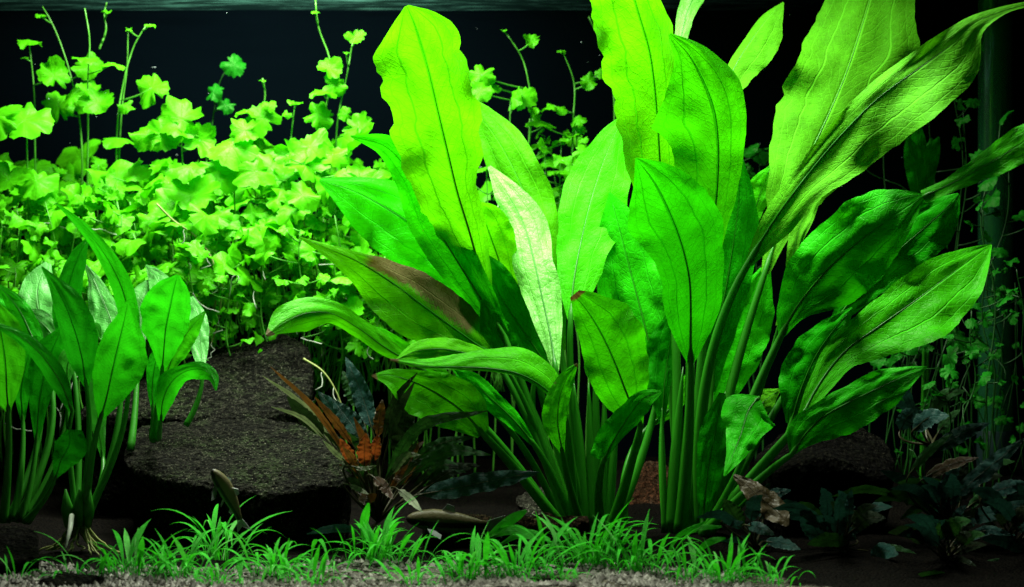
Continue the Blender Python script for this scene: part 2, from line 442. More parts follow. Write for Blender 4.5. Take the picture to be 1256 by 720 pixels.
def water_mat():
    g = NT('water_surface')
    tc = g.n('TexCoord')
    h = g.noise(tc.outputs['Object'], 26, 3, 0.5)
    bp = g.n('Bump'); bp.inputs['Strength'].default_value = 0.35; bp.inputs['Distance'].default_value = 0.006
    g.l(h, bp.inputs['Height'])
    lw = g.n('LayerWeight'); lw.inputs[0].default_value = 0.5
    fac = g.sstep(lw.outputs['Facing'], 0.55, 0.85)
    gl = g.n('BsdfGlossy'); gl.inputs['Color'].default_value = (0.45, 0.80, 0.72, 1); gl.inputs['Roughness'].default_value = 0.08
    g.l(bp.outputs[0], gl.inputs['Normal'])
    tr = g.n('BsdfTransparent'); tr.inputs[0].default_value = (0.97, 1, 0.99, 1)
    mx = g.n('MixShader'); g.l(fac, mx.inputs[0]); g.l(tr.outputs[0], mx.inputs[1]); g.l(gl.outputs[0], mx.inputs[2])
    # added teal streaks that paint in the bright ripple band of the surface
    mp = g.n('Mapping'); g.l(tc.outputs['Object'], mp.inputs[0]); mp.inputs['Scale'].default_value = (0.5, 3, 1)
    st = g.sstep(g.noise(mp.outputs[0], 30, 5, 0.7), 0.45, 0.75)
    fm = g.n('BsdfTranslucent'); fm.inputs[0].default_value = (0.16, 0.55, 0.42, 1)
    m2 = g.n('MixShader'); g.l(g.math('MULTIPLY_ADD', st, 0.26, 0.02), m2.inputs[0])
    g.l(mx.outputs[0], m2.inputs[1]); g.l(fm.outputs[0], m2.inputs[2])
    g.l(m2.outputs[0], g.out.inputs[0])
    return g.m
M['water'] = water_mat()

def pipe_mat():
    g = NT('green_glass_tube')
    tc = g.n('TexCoord')
    f = g.noise(tc.outputs['Object'], 16, 4)
    c = g.mix(f, (0.010, 0.09, 0.035), (0.025, 0.16, 0.06))
    pr = g.n('BsdfPrincipled'); g.l(c, pr.inputs['Base Color']); pr.inputs['Roughness'].default_value = 0.22
    pr.inputs['Coat Weight'].default_value = 0.5
    tr = g.n('BsdfTransparent'); tr.inputs[0].default_value = (0.25, 0.6, 0.35, 1)
    mx = g.n('MixShader'); mx.inputs[0].default_value = 0.35
    g.l(pr.outputs[0], mx.inputs[1]); g.l(tr.outputs[0], mx.inputs[2]); g.l(mx.outputs[0], g.out.inputs[0])
    return g.m
M['pipe'] = pipe_mat()

# ------------------------------------------------------------------ the setting
def gz(x, y):
    """height of the gravel bed"""
    h = 0.006 * fnoise(x * 9, y * 9, 3) + 0.003 * fnoise(x * 30, y * 30, 1)
    h += max(0.0, (y - 1.5)) * 0.06
    return h
def ground():
    nx, ny = 150, 70
    vs, fs = [], []
    for j in range(ny):
        for i in range(nx):
            y = 1.10 + 0.80 * j / (ny - 1)
            x = -0.72 + 1.44 * i / (nx - 1)
            vs.append((x, y, gz(x, y) + 0.0012 * fnoise(x * 160, y * 160, 7)))
    for j in range(ny - 1):
        for i in range(nx - 1):
            a = j * nx + i
            fs.append((a, a + 1, a + nx + 1, a + nx))
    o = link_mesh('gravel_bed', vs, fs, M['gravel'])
    tag(o, 'pale grey gravel bed on the tank bottom', 'gravel bed', kind='structure')
    vs, fs = [], []
    r = random.Random(3)
    for k in range(9000):
        y = 1.19 + 0.11 * r.random() ** 1.3
        x = (r.random() * 1300 - 20 - 628) / F * y
        if x > 0.17 or fnoise(x * 14, y * 14, 4) > 0.40: continue
        s = r.choice((0.0007, 0.001, 0.0013, 0.0016, 0.0024)) * r.uniform(0.8, 1.2)
        c = Vector((x, y, gz(x, y) + s * 0.5))
        b = len(vs)
        for d in ((1,0,0),(-1,0,0),(0,1,0),(0,-1,0),(0,0,1),(0,0,-1)):
            vs.append(c + Vector(d) * s * r.uniform(0.7, 1.3))
        for f in ((0,2,4),(2,1,4),(1,3,4),(3,0,4),(2,0,5),(1,2,5),(3,1,5),(0,3,5)):
            fs.append(tuple(b + q for q in f))
    o = link_mesh('loose_gravel', vs, fs, M['grain'], smooth=False)
    tag(o, 'loose pale gravel grains strewn on the tank bottom', 'gravel', kind='stuff')
ground()

def slab(name, x0, x1, y0, y1, z0, z1, mat):
    vs = [(x, y, z) for z in (z0, z1) for y in (y0, y1) for x in (x0, x1)]
    fs = [(0,2,3,1),(4,5,7,6),(0,1,5,4),(2,6,7,3),(0,4,6,2),(1,3,7,5)]
    return link_mesh(name, vs, fs, mat, smooth=False)
o = slab('back_wall', -0.9, 0.9, 1.905, 1.915, -0.03, SURF + 0.06, M['back'])
tag(o, 'black rear glass wall of the aquarium', 'tank wall', kind='structure')
def water():
    vs, fs = [], []
    nx, ny = 60, 40
    for j in range(ny):
        for i in range(nx):
            x = -0.9 + 1.8 * i / (nx - 1); y = 1.15 + 0.754 * j / (ny - 1)
            z = SURF + 0.0010 * fnoise(x * 9, y * 14, 5)
            if j == ny - 1: z -= 0.002
            vs.append((x, y, z))
    for j in range(ny - 1):
        for i in range(nx - 1):
            a = j * nx + i
            fs.append((a, a + nx, a + nx + 1, a + 1))
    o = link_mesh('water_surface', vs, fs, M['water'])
    tag(o, 'rippled water surface seen from below', 'water', kind='structure')
water()

# ------------------------------------------------------------------ rocks
def rock(name, tops, label, mat, drop=None, inset=0.012, disp=0.0038, cat='rock', seed=0, cuts=3, group=None, zb=-0.012):
    bm = bmesh.new()
    pts = [at(*p) for p in tops]
    cx = sum((p for p in pts), Vector()) / len(pts)
    vs = [bm.verts.new(p) for p in pts]
    for p in pts:
        q = Vector((p.x, p.y, zb))
        d = Vector((cx.x - p.x, cx.y - p.y, 0)); d.normalize()
        vs.append(bm.verts.new(q + d * inset))
    r = bmesh.ops.convex_hull(bm, input=vs)
    junk = [e for e in r['geom_unused'] if isinstance(e, bmesh.types.BMVert)]
    if junk: bmesh.ops.delete(bm, geom=junk, context='VERTS')
    bmesh.ops.bevel(bm, geom=list(bm.edges), offset=0.003, segments=1, affect='EDGES', clamp_overlap=True)
    for it in range(7):
        long = [e for e in bm.edges if e.calc_length() > 0.0042]
        if not long or len(bm.faces) > 60000: break
        bmesh.ops.subdivide_edges(bm, edges=long, cuts=1, use_grid_fill=False)
        bmesh.ops.triangulate(bm, faces=[f for f in bm.faces if len(f.verts) > 4])
    bmesh.ops.triangulate(bm, faces=bm.faces[:])
    bm.normal_update()
    mv = {}
    for v in bm.verts:
        p = v.co
        h = fnoise(p.x*18+seed, p.y*18, p.z*18) * 1.2 + fnoise(p.x*50+seed, p.y*50, p.z*50) * 0.6 + fnoise(p.x*150+seed, p.y*150, p.z*150) * 0.35 + fnoise(p.x*380+seed, p.y*380, p.z*380) * 0.30
        mv[v] = v.normal * h * disp
    for v, d in mv.items(): v.co += d
    me = bpy.data.meshes.new(name); bm.to_mesh(me); bm.free()
    me.polygons.foreach_set('use_smooth', [True] * len(me.polygons))
    me.materials.append(mat)
    o = bpy.data.objects.new(name, me); C.objects.link(o)
    tag(o, label, cat, group)
    return o
rock('lava_rock', [(148,560,1.45),(170,575,1.42),(225,590,1.395),(330,604,1.37),(425,590,1.39),(441,566,1.43),
                   (405,522,1.52),(280,508,1.56),(170,520,1.56)],
     'flat lava rock slab with dark front face, algae dusted on its sloping top', M['rock'], seed=1.7)
rock('lava_rock', [(100,505,1.57),(200,512,1.56),(290,515,1.545),(372,500,1.56),(386,452,1.62),(378,420,1.66),(340,404,1.70),
                   (300,412,1.72),(190,456,1.72),(100,498,1.68)],
     'higher lava rock block rising behind the slab, below the pennywort bank', M['rock'], seed=8.1)
rock('dark_rock', [(925,560,1.50),(985,512,1.52),(1040,518,1.53),(1085,535,1.53),(1100,560,1.50),(1010,560,1.44),(950,575,1.45),(1090,590,1.46)],
     'nearly black rock under the lowest sword plant leaf', M['rock_dark'], seed=3.3)
rock('dark_stone', [(-40,655,1.32),(20,642,1.34),(48,655,1.32),(52,680,1.26),(-10,694,1.25)],
     'small dark stone beneath the cropped broad-leaved plant', M['rock_dark'], seed=5.3, disp=0.003, zb=-0.02)
rock('dark_stone', [(40,712,1.215),(80,700,1.235),(128,706,1.23),(140,716,1.21),(90,724,1.20)],
     'black pebble half buried before the turf grass, beside the loose roots', M['rock_dark'], seed=6.3, disp=0.002, zb=-0.02)
rock('terracotta_stone', [(765,585,1.66),(800,560,1.70),(830,575,1.70),(838,640,1.62),(770,632,1.60),(755,620,1.63)],
     'rusty terracotta stone between the stalks of the two sword plants', M['red_rock'], seed=2.2)
rock('grey_stone', [(632,612,1.60),(660,598,1.62),(700,606,1.62),(705,640,1.57),(650,634,1.56)],
     'rough grey stone behind the slanting stalks of the brown-blotched sword plant', M['grey_rock'], seed=4.4)

def log():
    vs, fs = [], []
    pts, rad = [], []
    for k in range(40):
        s = k / 39
        p = at(520 + 200 * s, 668 + 12 * math.sin(s * 3), 1.40 + 0.02 * s)
        p.z = 0.014 + 0.003 * fnoise(s * 5, 2)
        pts.append(p); rad.append((0.013 + 0.004 * fnoise(s * 6, 5)) * (1 - 0.35 * s))
    tube(vs, fs, pts, rad, 16)
    vs = [v + Vector((0, fnoise(v.x*90, v.y*200, v.z*200), fnoise(v.x*90, v.y*200, v.z*200+9))) * 0.003 for v in vs]
    o = link_mesh('driftwood', vs, fs, M['wood'])
    tag(o, 'dark sunken driftwood branch lying behind the turf grass', 'driftwood')
log()

# ------------------------------------------------------------------ leaf builder
lseed = [0]
def leaf(parent, rows, D, mat, base=None, roll=(0, 0), wav=0.10, pr=6.0, petmat='petiole', bulge=0.0, ctrl=None,
         ragged=0.03, name='leaf', n=56, m=8, wk=9.0, tipw=0.5):
    lseed[0] += 1
    sd = lseed[0] * 3.71
    S = catmull(rows, n)
    d0, d1 = D
    vs, uvs, fs = [], [], []
    mids = []
    for i in range(n):
        s = i / (n - 1)
        x, y, wl, wr = S[i]
        wl = max(wl, 0.4); wr = max(wr, 0.4)
        a = S[max(i-1, 0)]; b = S[min(i+1, n-1)]
        dx, dy = b[0] - a[0], b[1] - a[1]
        L = math.hypot(dx, dy) or 1
        lx, ly = dy / L, -dx / L
        Dm = d0 + (d1 - d0) * s + bulge * math.sin(math.pi * s)
        mids.append((x, y, Dm))
        for j in range(-m, m + 1):
            t = abs(j) / m
            left = j < 0
            w = wl if left else wr
            w *= 1 + ragged * fnoise(s * 10 + sd, 3.0 if left else 8.0) * 3 + ragged * fnoise(s * 34 + sd, 13.0 if left else 18.0)
            sg = 1 if left else -1
            wm = w * Dm / F
            dep = (roll[0] if left else roll[1]) * wm * t ** 1.25
            dep += 1.8 * wav * wm * t * t * (math.sin(wk * s * 2 + sd + (0 if left else 2.1)) + 0.6 * fnoise(s * 12 + sd, 4.0 if left else 9.0))
            dep += 0.60 * wm * t * (1.15 - t) * fnoise(s * 8 + sd, j * 0.30) + 0.05 * wm * t * fnoise(s * 30 + sd, j * 0.5)
            dep += 0.0035 * fnoise(s * 3 + sd, 7.7)
            vs.append(at(x + sg * lx * t * w, y + sg * ly * t * w, Dm + dep))
            uvs.append((0.5 + 0.5 * j / m, s))
    c = 2 * m + 1
    for i in range(n - 1):
        for j in range(c - 1):
            a = i * c + j
            fs.append((a, a + 1, a + c + 1, a + c))
    ob = link_mesh(name, vs, fs, M[mat], parent, uvs)
    # stalk running on as the midrib
    pv, pf = [], []
    P, R = [], []
    bl = Vector(mids[0])
    nx = Vector(mids[3])
    if base is not None:
        b0 = Vector(base)
        di = (bl - nx); di2 = Vector((di.x, di.y, 0)); di2.normalize()
        dist = (Vector((bl.x, bl.y, 0)) - Vector((b0.x, b0.y, 0))).length
        if ctrl is None:
            c1 = bl + di2 * dist * 0.45
            c1.z = (bl.z + b0.z) / 2
        else: c1 = Vector(ctrl)
        for k in range(16):
            t = k / 16
            q = b0 * (1-t)**2 + c1 * 2*t*(1-t) + bl * t*t
            P.append(at(*q)); R.append((pr * (1 - 0.5 * t)) * q.z / F)
    for i in range(0, n - 2, 2):
        s = i / (n - 1)
        q = mids[i]
        P.append(at(q[0], q[1], q[2]) + Vector((0, 0.0035 * fnoise(s * 3 + sd, 7.7), 0)))
        R.append(max(0.5 * pr * (1 - s) ** 1.3, 0.30) * (1 if base is not None else 0.5) * 0.42 * q[2] / F if i > 3 else 0.46 * pr * q[2] / F)
    tube(pv, pf, P, R, 8)
    st = link_mesh('petiole', pv, pf, M[petmat])
    st.parent = ob
    return ob

# ------------------------------------------------------------------ sword plants
bA = ground_at(722, 1.50, 0.0)
swA = thing('sword_plant', bA, 'sword plant whose brown-blotched leaf reaches left over the lava rock, several leaves yellow-green'.replace(' left', ''), 'plant')
PA = lambda x, y=648, D=1.50: (x, y, D)
# tall, back-lit
leaf(swA, [(598,372,5,5),(588,330,18,14),(576,285,36,22),(561,235,49,26),(549,185,58,40),(537,135,60,54),(526,88,63,44),(516,52,55,45),(507,25,32,30),(499,7,3,3)],
     (1.50, 1.36), 'sword_yellow', PA(705, 648, 1.50), (0.10, 0.25), 0.16, 8, ctrl=(650, 520, 1.49), ragged=0.085)
leaf(swA, [(604,380,6,6),(560,325,34,36),(512,280,50,44),(465,250,46,32),(425,231,26,15),(392,221,2,2)], (1.54, 1.47), 'sword', PA(700,648,1.52), (-0.1, 0.5), 0.10, 6, ctrl=(650,500,1.53))
leaf(swA, [(618,410,8,8),(570,335,26,24),(530,268,30,22),(503,212,22,20),(472,179,13,14),(430,167,1,1)], (1.49, 1.46), 'sword', PA(702,650,1.48), (0.35, -0.3), 0.12, 7, ctrl=(660,520,1.48))
leaf(swA, [(604,436,5,10),(567,410,22,32),(522,377,44,36),(482,347,42,27),(436,319,23,11),(400,304,10,5),(367,291,1,1)], (1.49, 1.40), 'sword_brown', PA(698,650,1.48), (-0.2, 0.6), 0.10, 7, ctrl=(660,520,1.48))
leaf(swA, [(508,447,4,4),(472,426,10,13),(437,401,11,13),(405,384,13,16),(376,384,22,19),(350,394,16,19),(327,411,2,2)], (1.44, 1.35), 'sword_tip', PA(690,650,1.48), (0.5, 0.8), 0.12, 6, ctrl=(600,510,1.45))
leaf(swA, [(560,470,4,4),(520,446,9,10),(490,428,9,12),(462,410,8,9),(440,402,1,1)], (1.50, 1.46), 'sword_spot', PA(690,648,1.51), (0.1, 0.4), 0.12, 5)
leaf(swA, [(618,446,5,3),(575,434,8,13),(540,428,11,14),(510,431,9,11),(486,441,1,1)], (1.47, 1.42), 'sword_yellow', PA(694,648,1.5), (0.2, 0.9), 0.10, 5, ctrl=(665,520,1.48))
leaf(swA, [(694,510,3,5),(672,480,4,22),(640,460,4,32),(602,452,4,25),(562,450,4,16),(520,449,3,9),(478,441,1,1)], (1.42, 1.37), 'sword_tip', PA(704,652,1.46), (-0.2, 0.9), 0.06, 7, ctrl=(702,570,1.43))
leaf(swA, [(592,532,8,10),(572,509,26,30),(542,486,38,30),(507,468,34,15),(477,460,15,7),(456,461,1,1)], (1.41, 1.36), 'sword_tip', PA(692,650,1.45), (-0.35, 0.3), 0.10, 8, ctrl=(630,570,1.42))
leaf(swA, [(655,545,3,3),(632,517,10,9),(606,492,14,11),(578,468,12,12),(556,452,2,2)], (1.45, 1.43), 'sword', PA(706,650,1.47), (-0.2, 0.4), 0.10, 7, ctrl=(685,590,1.46))
leaf(swA, [(688,430,6,6),(674,345,18,20),(657,275,30,30),(632,212,30,32),(607,167,22,26),(584,137,8,14),(568,117,1,1)], (1.52, 1.58), 'sword_yellow', PA(722,650,1.5), (0.2, 0.2), 0.14, 7)
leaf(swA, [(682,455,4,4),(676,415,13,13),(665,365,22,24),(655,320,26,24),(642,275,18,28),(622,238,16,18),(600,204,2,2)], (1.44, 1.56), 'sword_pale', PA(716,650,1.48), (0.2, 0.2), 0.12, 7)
leaf(swA, [(628,368,8,8),(614,325,24,22),(601,288,24,29),(592,264,14,22),(582,247,1,1)], (1.53, 1.48), 'sword_yellow', PA(712,650,1.53), (0.1, 0.1), 0.08, 6)
leaf(swA, [(672,450,8,8),(645,410,28,22),(618,370,30,26),(598,330,16,18),(588,308,2,2)], (1.52, 1.50), 'sword_dark', PA(716,650,1.52), (0.3, -0.1), 0.08, 6)  # darker leaf green stands for the shadow this leaf lies in
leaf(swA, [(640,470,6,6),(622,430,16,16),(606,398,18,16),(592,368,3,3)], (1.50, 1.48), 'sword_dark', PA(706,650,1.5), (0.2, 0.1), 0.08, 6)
leaf(swA, [(700,392,4,4),(703,350,18,27),(712,300,29,37),(724,250,37,46),(738,205,31,36),(752,170,18,20),(767,139,1,1)], (1.50, 1.60), 'sword_lime', PA(735,648,1.5), (0.1, 0.15), 0.10, 7)
leaf(swA, [(808,480,6,6),(797,425,42,32),(781,362,46,40),(767,310,36,38),(757,272,22,26),(748,236,1,1)], (1.53, 1.55), 'sword', PA(750,650,1.52), (0.1, -0.1), 0.08, 7, ctrl=(790,570,1.52))
leaf(swA, [(786,522,3,3),(770,486,30,26),(753,442,37,44),(736,406,28,48),(719,379,19,28),(704,361,6,8)], (1.43, 1.37), 'sword_spot', PA(748,652,1.47), (-0.2, 0.55), 0.12, 8, ctrl=(770,590,1.45))
leaf(swA, [(690,556,3,3),(684,515,19,11),(688,482,15,12),(698,459,8,8),(708,446,1,1)], (1.40, 1.38), 'sword_spot', PA(716,652,1.45), (0.8, -0.3), 0.14, 6)
leaf(swA, [(740,566,18,3),(754,538,22,7),(772,510,16,14),(790,488,10,14),(811,480,2,2)], (1.40, 1.37), 'sword', PA(738,652,1.45), (0.6, -0.5), 0.10, 7, ctrl=(730,600,1.42))
leaf(swA, [(655,470,5,5),(660,440,14,14),(672,410,12,14),(690,385,2,2)], (1.53, 1.53), 'sword_dark', PA(728,648,1.52), (0.1, 0.1), 0.08, 6)

bB = ground_at(842, 1.50, 0.0)
swB = thing('sword_plant', bB, 'largest sword plant, its broad leaves fanning over the black rock toward the green glass tube', 'plant')
PB = lambda x, y=652, D=1.50: (x, y, D)
leaf(swB, [(822,330,10,8),(815,262,26,14),(810,205,40,22),(807,155,50,26),(803,105,57,28),(797,62,58,32),(785,20,58,30),(770,-30,48,32),(752,-95,3,3)],
     (1.52, 1.38), 'sword_yellow', PB(826,652,1.5), (0.1, 0.5), 0.16, 8, ragged=0.085)
leaf(swB, [(868,350,8,6),(874,285,40,16),(880,225,50,26),(881,175,60,33),(876,135,78,39),(862,97,52,37),(845,67,24,20),(821,42,2,2)], (1.50, 1.37), 'sword_lime', PB(846,652,1.5), (-0.15, 0.35), 0.10, 8)
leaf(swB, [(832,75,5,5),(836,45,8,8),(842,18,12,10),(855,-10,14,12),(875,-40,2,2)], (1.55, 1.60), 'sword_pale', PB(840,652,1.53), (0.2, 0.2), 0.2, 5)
leaf(swB, [(885,140,5,5),(900,85,9,26),(920,52,8,34),(942,22,7,24),(961,3,1,1)], (1.54, 1.58), 'sword_matte', PB(850,652,1.53), (1.1, -0.2), 0.08, 5)
leaf(swB, [(847,446,4,4),(847,418,19,19),(847,380,32,36),(845,340,34,42),(836,300,42,54),(820,258,53,53),(801,221,31,31),(780,194,1,1)], (1.43, 1.33), 'sword', PB(834,654,1.46), (0.1, 0.15), 0.06, 9)
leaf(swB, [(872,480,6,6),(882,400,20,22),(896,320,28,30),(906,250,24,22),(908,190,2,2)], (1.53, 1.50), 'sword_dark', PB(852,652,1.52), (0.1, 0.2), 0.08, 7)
leaf(swB, [(915,300,5,5),(926,258,12,10),(936,228,17,15),(946,204,3,3)], (1.57, 1.56), 'sword_lime', PB(856,650,1.55), (0.1, 0.1), 0.08, 5)
leaf(swB, [(938,335,5,5),(962,265,22,22),(985,207,46,50),(1012,150,62,68),(1037,92,64,66),(1055,38,56,76),(1072,-18,40,50),(1090,-80,3,3)], (1.50, 1.60), 'sword_matte', PB(858,652,1.5), (0.15, 0.1), 0.12, 8, ragged=0.085)
leaf(swB, [(917,324,4,6),(945,277,14,22),(985,222,17,32),(1030,168,18,52),(1080,118,20,60),(1130,82,21,58),(1170,52,19,44),(1195,29,10,17),(1225,15,6,6),(1285,0,3,3)], (1.43, 1.36), 'sword_matte', PB(862,654,1.47), (0.5, -0.6), 0.16, 9)
leaf(swB, [(955,400,4,4),(968,345,5,5),(975,300,9,8),(988,262,12,12),(1006,238,3,3)], (1.46, 1.47), 'sword_matte', PB(862,654,1.48), (0.4, -0.4), 0.14, 5)
leaf(swB, [(958,412,4,4),(973,383,22,15),(1000,347,42,45),(1040,307,46,52),(1080,276,44,40),(1110,256,30,20),(1133,240,3,3)], (1.45, 1.38), 'sword', PB(868,654,1.47), (0.5, -0.1), 0.12, 9)
leaf(swB, [(1020,400,4,4),(1052,358,20,20),(1092,316,28,30),(1132,281,32,36),(1160,256,20,22),(1176,238,2,2)], (1.52, 1.50), 'sword_dark', PB(872,652,1.52), (0.3, 0.1), 0.10, 6)
leaf(swB, [(1132,241,8,9),(1160,228,8,10),(1192,212,13,14),(1256,174,20,22),(1320,130,2,2)], (1.38, 1.30), 'sword_lime', None, (0.6, -0.3), 0.12, 5)
leaf(swB, [(978,522,4,4),(1003,474,13,15),(1035,432,22,22),(1075,402,28,40),(1120,370,32,55),(1165,337,28,48),(1196,315,14,26),(1216,300,1,1)], (1.40, 1.45), 'sword_lime', PB(866,654,1.45), (0.25, -0.7), 0.10, 9, ctrl=(925,580,1.43))
leaf(swB, [(970,520,6,4),(984,472,30,20),(1004,430,28,22),(1030,395,12,12),(1046,378,2,2)], (1.50, 1.49), 'sword_dark', PB(868,652,1.5), (0.3, 0.1), 0.10, 6)
leaf(swB, [(971,557,3,3),(984,537,22,14),(1005,515,20,30),(1045,492,20,34),(1085,472,20,28),(1115,458,9,14),(1137,450,1,1)], (1.37, 1.33), 'sword', PB(862,656,1.44), (0.5, -0.2), 0.10, 7, ctrl=(930,585,1.39))
leaf(swB, [(930,487,3,3),(919,502,34,30),(909,532,24,20),(898,560,13,8),(888,584,1,1)], (1.41, 1.36), 'sword', PB(860,656,1.44), (-0.2, 0.5), 0.10, 5, ctrl=(925,560,1.42))
leaf(swB, [(862,640,4,4),(868,580,14,18),(878,525,18,18),(886,482,4,4)], (1.46, 1.44), 'sword_dark', PB(852,656,1.47), (0.3, 0.1), 0.08, 6)
leaf(swB, [(918,515,6,6),(938,492,16,13),(956,478,2,2)], (1.50, 1.52), 'sword_matte', PB(866,652,1.5), (0.2, 0.2), 0.08, 5)
leaf(swB, [(884,500,8,8),(903,435,30,30),(920,380,28,30),(938,330,6,8)], (1.55, 1.55), 'sword', PB(850,652,1.53), (0.1, 0.1), 0.08, 6)
leaf(swB, [(812,520,3,3),(815,470,22,8),(822,420,26,10),(828,375,3,3)], (1.52, 1.52), 'sword_dark', PB(818,654,1.5), (0.1, 0.1), 0.08, 5)
leaf(swB, [(800,520,3,3),(822,500,9,11),(836,478,8,10),(850,450,2,2)], (1.56, 1.57), 'sword_lime', PB(766,640,1.52), (0.1, 0.1), 0.08, 6)
def basal(parent, D, xs, y0):
    # young stalks of the crown
    for x, tx, ty, r in xs:
        pv, pf = [], []
        P = [at(x + (tx - x) * (k / 11) ** 1.2, y0 + (ty - y0) * k / 11, D) for k in range(12)]
        tube(pv, pf, P, [r * (1 - 0.95 * (k / 11) ** 2.5) * D / F for k in range(12)], 8)
        link_mesh('petiole', pv, pf, M['petiole'], parent)
basal(swA, 1.475, [(708,694,520,7),(718,704,470,8),(728,722,470,8),(738,742,480,8),(745,758,500,7),(732,730,430,7)], 650)
basal(swB, 1.475, [(822,838,450,8),(832,852,440,9),(840,870,460,9),(848,890,480,8),(856,905,500,8),(815,812,500,4)], 654)

# ------------------------------------------------------------------ broad-leaved plants by the rock
bC = ground_at(92, 1.36, 0.0)
plC = thing('broad_leaved_plant', bC, 'broad-leaved plant with bare tan roots spread on the gravel beside the slab', 'plant')
PC = lambda x=96, y=640, D=1.36: (x, y, D)
plD = thing('broad_leaved_plant', ground_at(8, 1.36, 0), 'broad-leaved plant cut by the frame, standing over the small dark stone', 'plant')
PD = lambda x=12, y=640, D=1.36: (x, y, D)
plE = thing('broad_leaved_plant', ground_at(185, 1.53, 0.06), 'short broad-leaved plant growing on the lava rock, one leaf arching over', 'plant')
PE = lambda x=190, y=530, D=1.50: (x, y, D)
kw = dict(petmat='petiole_b')
leaf(plC, [(158,470,3,3),(158,390,12,13),(147,347,12,14),(128,311,10,10),(100,277,6,6),(69,249,1,1)], (1.36, 1.34), 'broad', PC(100), (0.5, -0.2), 0.04, 5, **kw)
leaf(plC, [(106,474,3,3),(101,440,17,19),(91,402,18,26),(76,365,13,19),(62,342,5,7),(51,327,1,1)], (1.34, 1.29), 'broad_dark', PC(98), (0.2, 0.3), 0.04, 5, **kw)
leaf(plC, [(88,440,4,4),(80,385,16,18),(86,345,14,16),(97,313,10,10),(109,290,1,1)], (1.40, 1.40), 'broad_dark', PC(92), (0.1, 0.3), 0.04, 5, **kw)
leaf(plC, [(145,440,4,4),(138,400,22,14),(125,365,18,12),(114,340,7,6),(104,324,1,1)], (1.39, 1.46), 'broad_pale', PC(104), (0.1, 0.1), 0.04, 5, **kw)
leaf(plC, [(123,514,3,3),(131,485,17,22),(139,450,24,38),(147,415,21,33),(153,390,11,16),(157,368,1,1)], (1.33, 1.29), 'broad', PC(104), (0.1, 0.2), 0.04, 6, **kw)
leaf(plC, [(68,586,2,2),(76,562,12,18),(85,545,18,22),(86,527,5,14)], (1.31, 1.29), 'broad_dark', (30, 640, 1.34), (0.2, 0.7), 0.06, 4, **kw)
leaf(plC, [(82,470,3,3),(83,445,12,12),(100,420,10,10),(118,402,6,6),(124,415,1,1)], (1.36, 1.35), 'broad_pale', PC(94), (0.1, 0.5), 0.05, 4, **kw)
leaf(plC, [(126,560,3,3),(120,500,12,12),(128,460,14,14),(136,430,2,2)], (1.40, 1.40), 'broad_pale', PC(100), (0.1, 0.1), 0.05, 5, **kw)
leaf(plD, [(10,505,3,3),(8,462,40,20),(5,427,45,26),(0,397,30,22),(-6,370,2,2)], (1.34, 1.30), 'broad_lime', PD(4), (0.1, 0.2), 0.04, 6, **kw)
leaf(plD, [(88,505,3,3),(72,465,13,11),(50,434,12,10),(24,412,8,7),(0,401,4,4),(-25,394,1,1)], (1.33, 1.27), 'broad_dark', PD(34), (0.3, 0.6), 0.05, 5, ctrl=(80, 570, 1.33), **kw)
leaf(plD, [(60,440,6,6),(50,392,24,24),(46,352,20,26),(58,322,3,5)], (1.42, 1.50), 'broad_pale', PD(24), (0.1, 0.1), 0.05, 5, **kw)
leaf(plD, [(45,540,3,3),(50,478,15,15),(62,435,22,22),(76,402,3,3)], (1.37, 1.36), 'broad_dark', PD(26), (0.1, 0.2), 0.05, 5, **kw)
leaf(plD, [(52,440,4,4),(38,410,12,14),(20,375,12,12),(-4,348,2,2)], (1.40, 1.43), 'broad', PD(18), (0.2, 0.1), 0.05, 5, **kw)
leaf(plD, [(28,515,3,3),(27,480,10,10),(34,440,14,12),(44,412,2,2)], (1.38, 1.37), 'broad_dark', PD(16), (0.1, 0.2), 0.05, 5, **kw)
leaf(plD, [(72,430,4,4),(60,405,14,14),(40,390,14,12),(22,392,2,2)], (1.41, 1.44), 'broad_pale', PD(28), (0.1, 0.4), 0.05, 5, **kw)
leaf(plD, [(30,430,4,4),(12,400,14,14),(-4,372,14,12),(-20,352,2,2)], (1.44, 1.48), 'broad', PD(8), (0.1, 0.2), 0.05, 5, **kw)
leaf(plE, [(199,455,3,3),(201,430,15,15),(204,400,31,27),(210,370,33,24),(215,348,17,15),(218,337,2,2)], (1.38, 1.34), 'broad', PE(188, 540, 1.44), (0.1, 0.2), 0.04, 5, **kw)
leaf(plE, [(204,460,3,3),(215,430,9,15),(232,405,9,13),(251,382,1,2)], (1.42, 1.42), 'broad_lime', PE(186, 535, 1.47), (0.1, 0.3), 0.04, 4, **kw)
leaf(plE, [(248,455,3,3),(246,420,15,10),(243,390,17,11),(234,364,3,3)], (1.48, 1.53), 'broad_pale', (228, 522, 1.48), (0.1, 0.1), 0.04, 4, **kw)
leaf(plE, [(197,516,3,3),(200,490,9,13),(209,470,15,14),(226,456,9,11),(248,453,9,13),(261,462,7,7),(265,479,1,1)], (1.37, 1.33), 'broad', PE(194, 538, 1.44), (0.2, 0.5), 0.05, 4, **kw)
leaf(plE, [(168,440,4,4),(168,395,16,16),(172,365,14,14),(181,344,2,2)], (1.50, 1.54), 'broad_pale', PE(160, 552, 1.46), (0.1, 0.1), 0.04, 5, **kw)
leaf(plE, [(205,375,8,8),(199,355,14,15),(190,338,10,10),(179,325,1,1)], (1.50, 1.55), 'broad_pale', PE(186, 530, 1.5), (0.1, 0.1), 0.04, 4, **kw)
leaf(plE, [(188,500,3,3),(187,470,7,7),(192,440,9,9),(200,420,2,2)], (1.46, 1.45), 'broad_dark', PE(188, 540, 1.46), (0.1, 0.1), 0.04, 5, **kw)
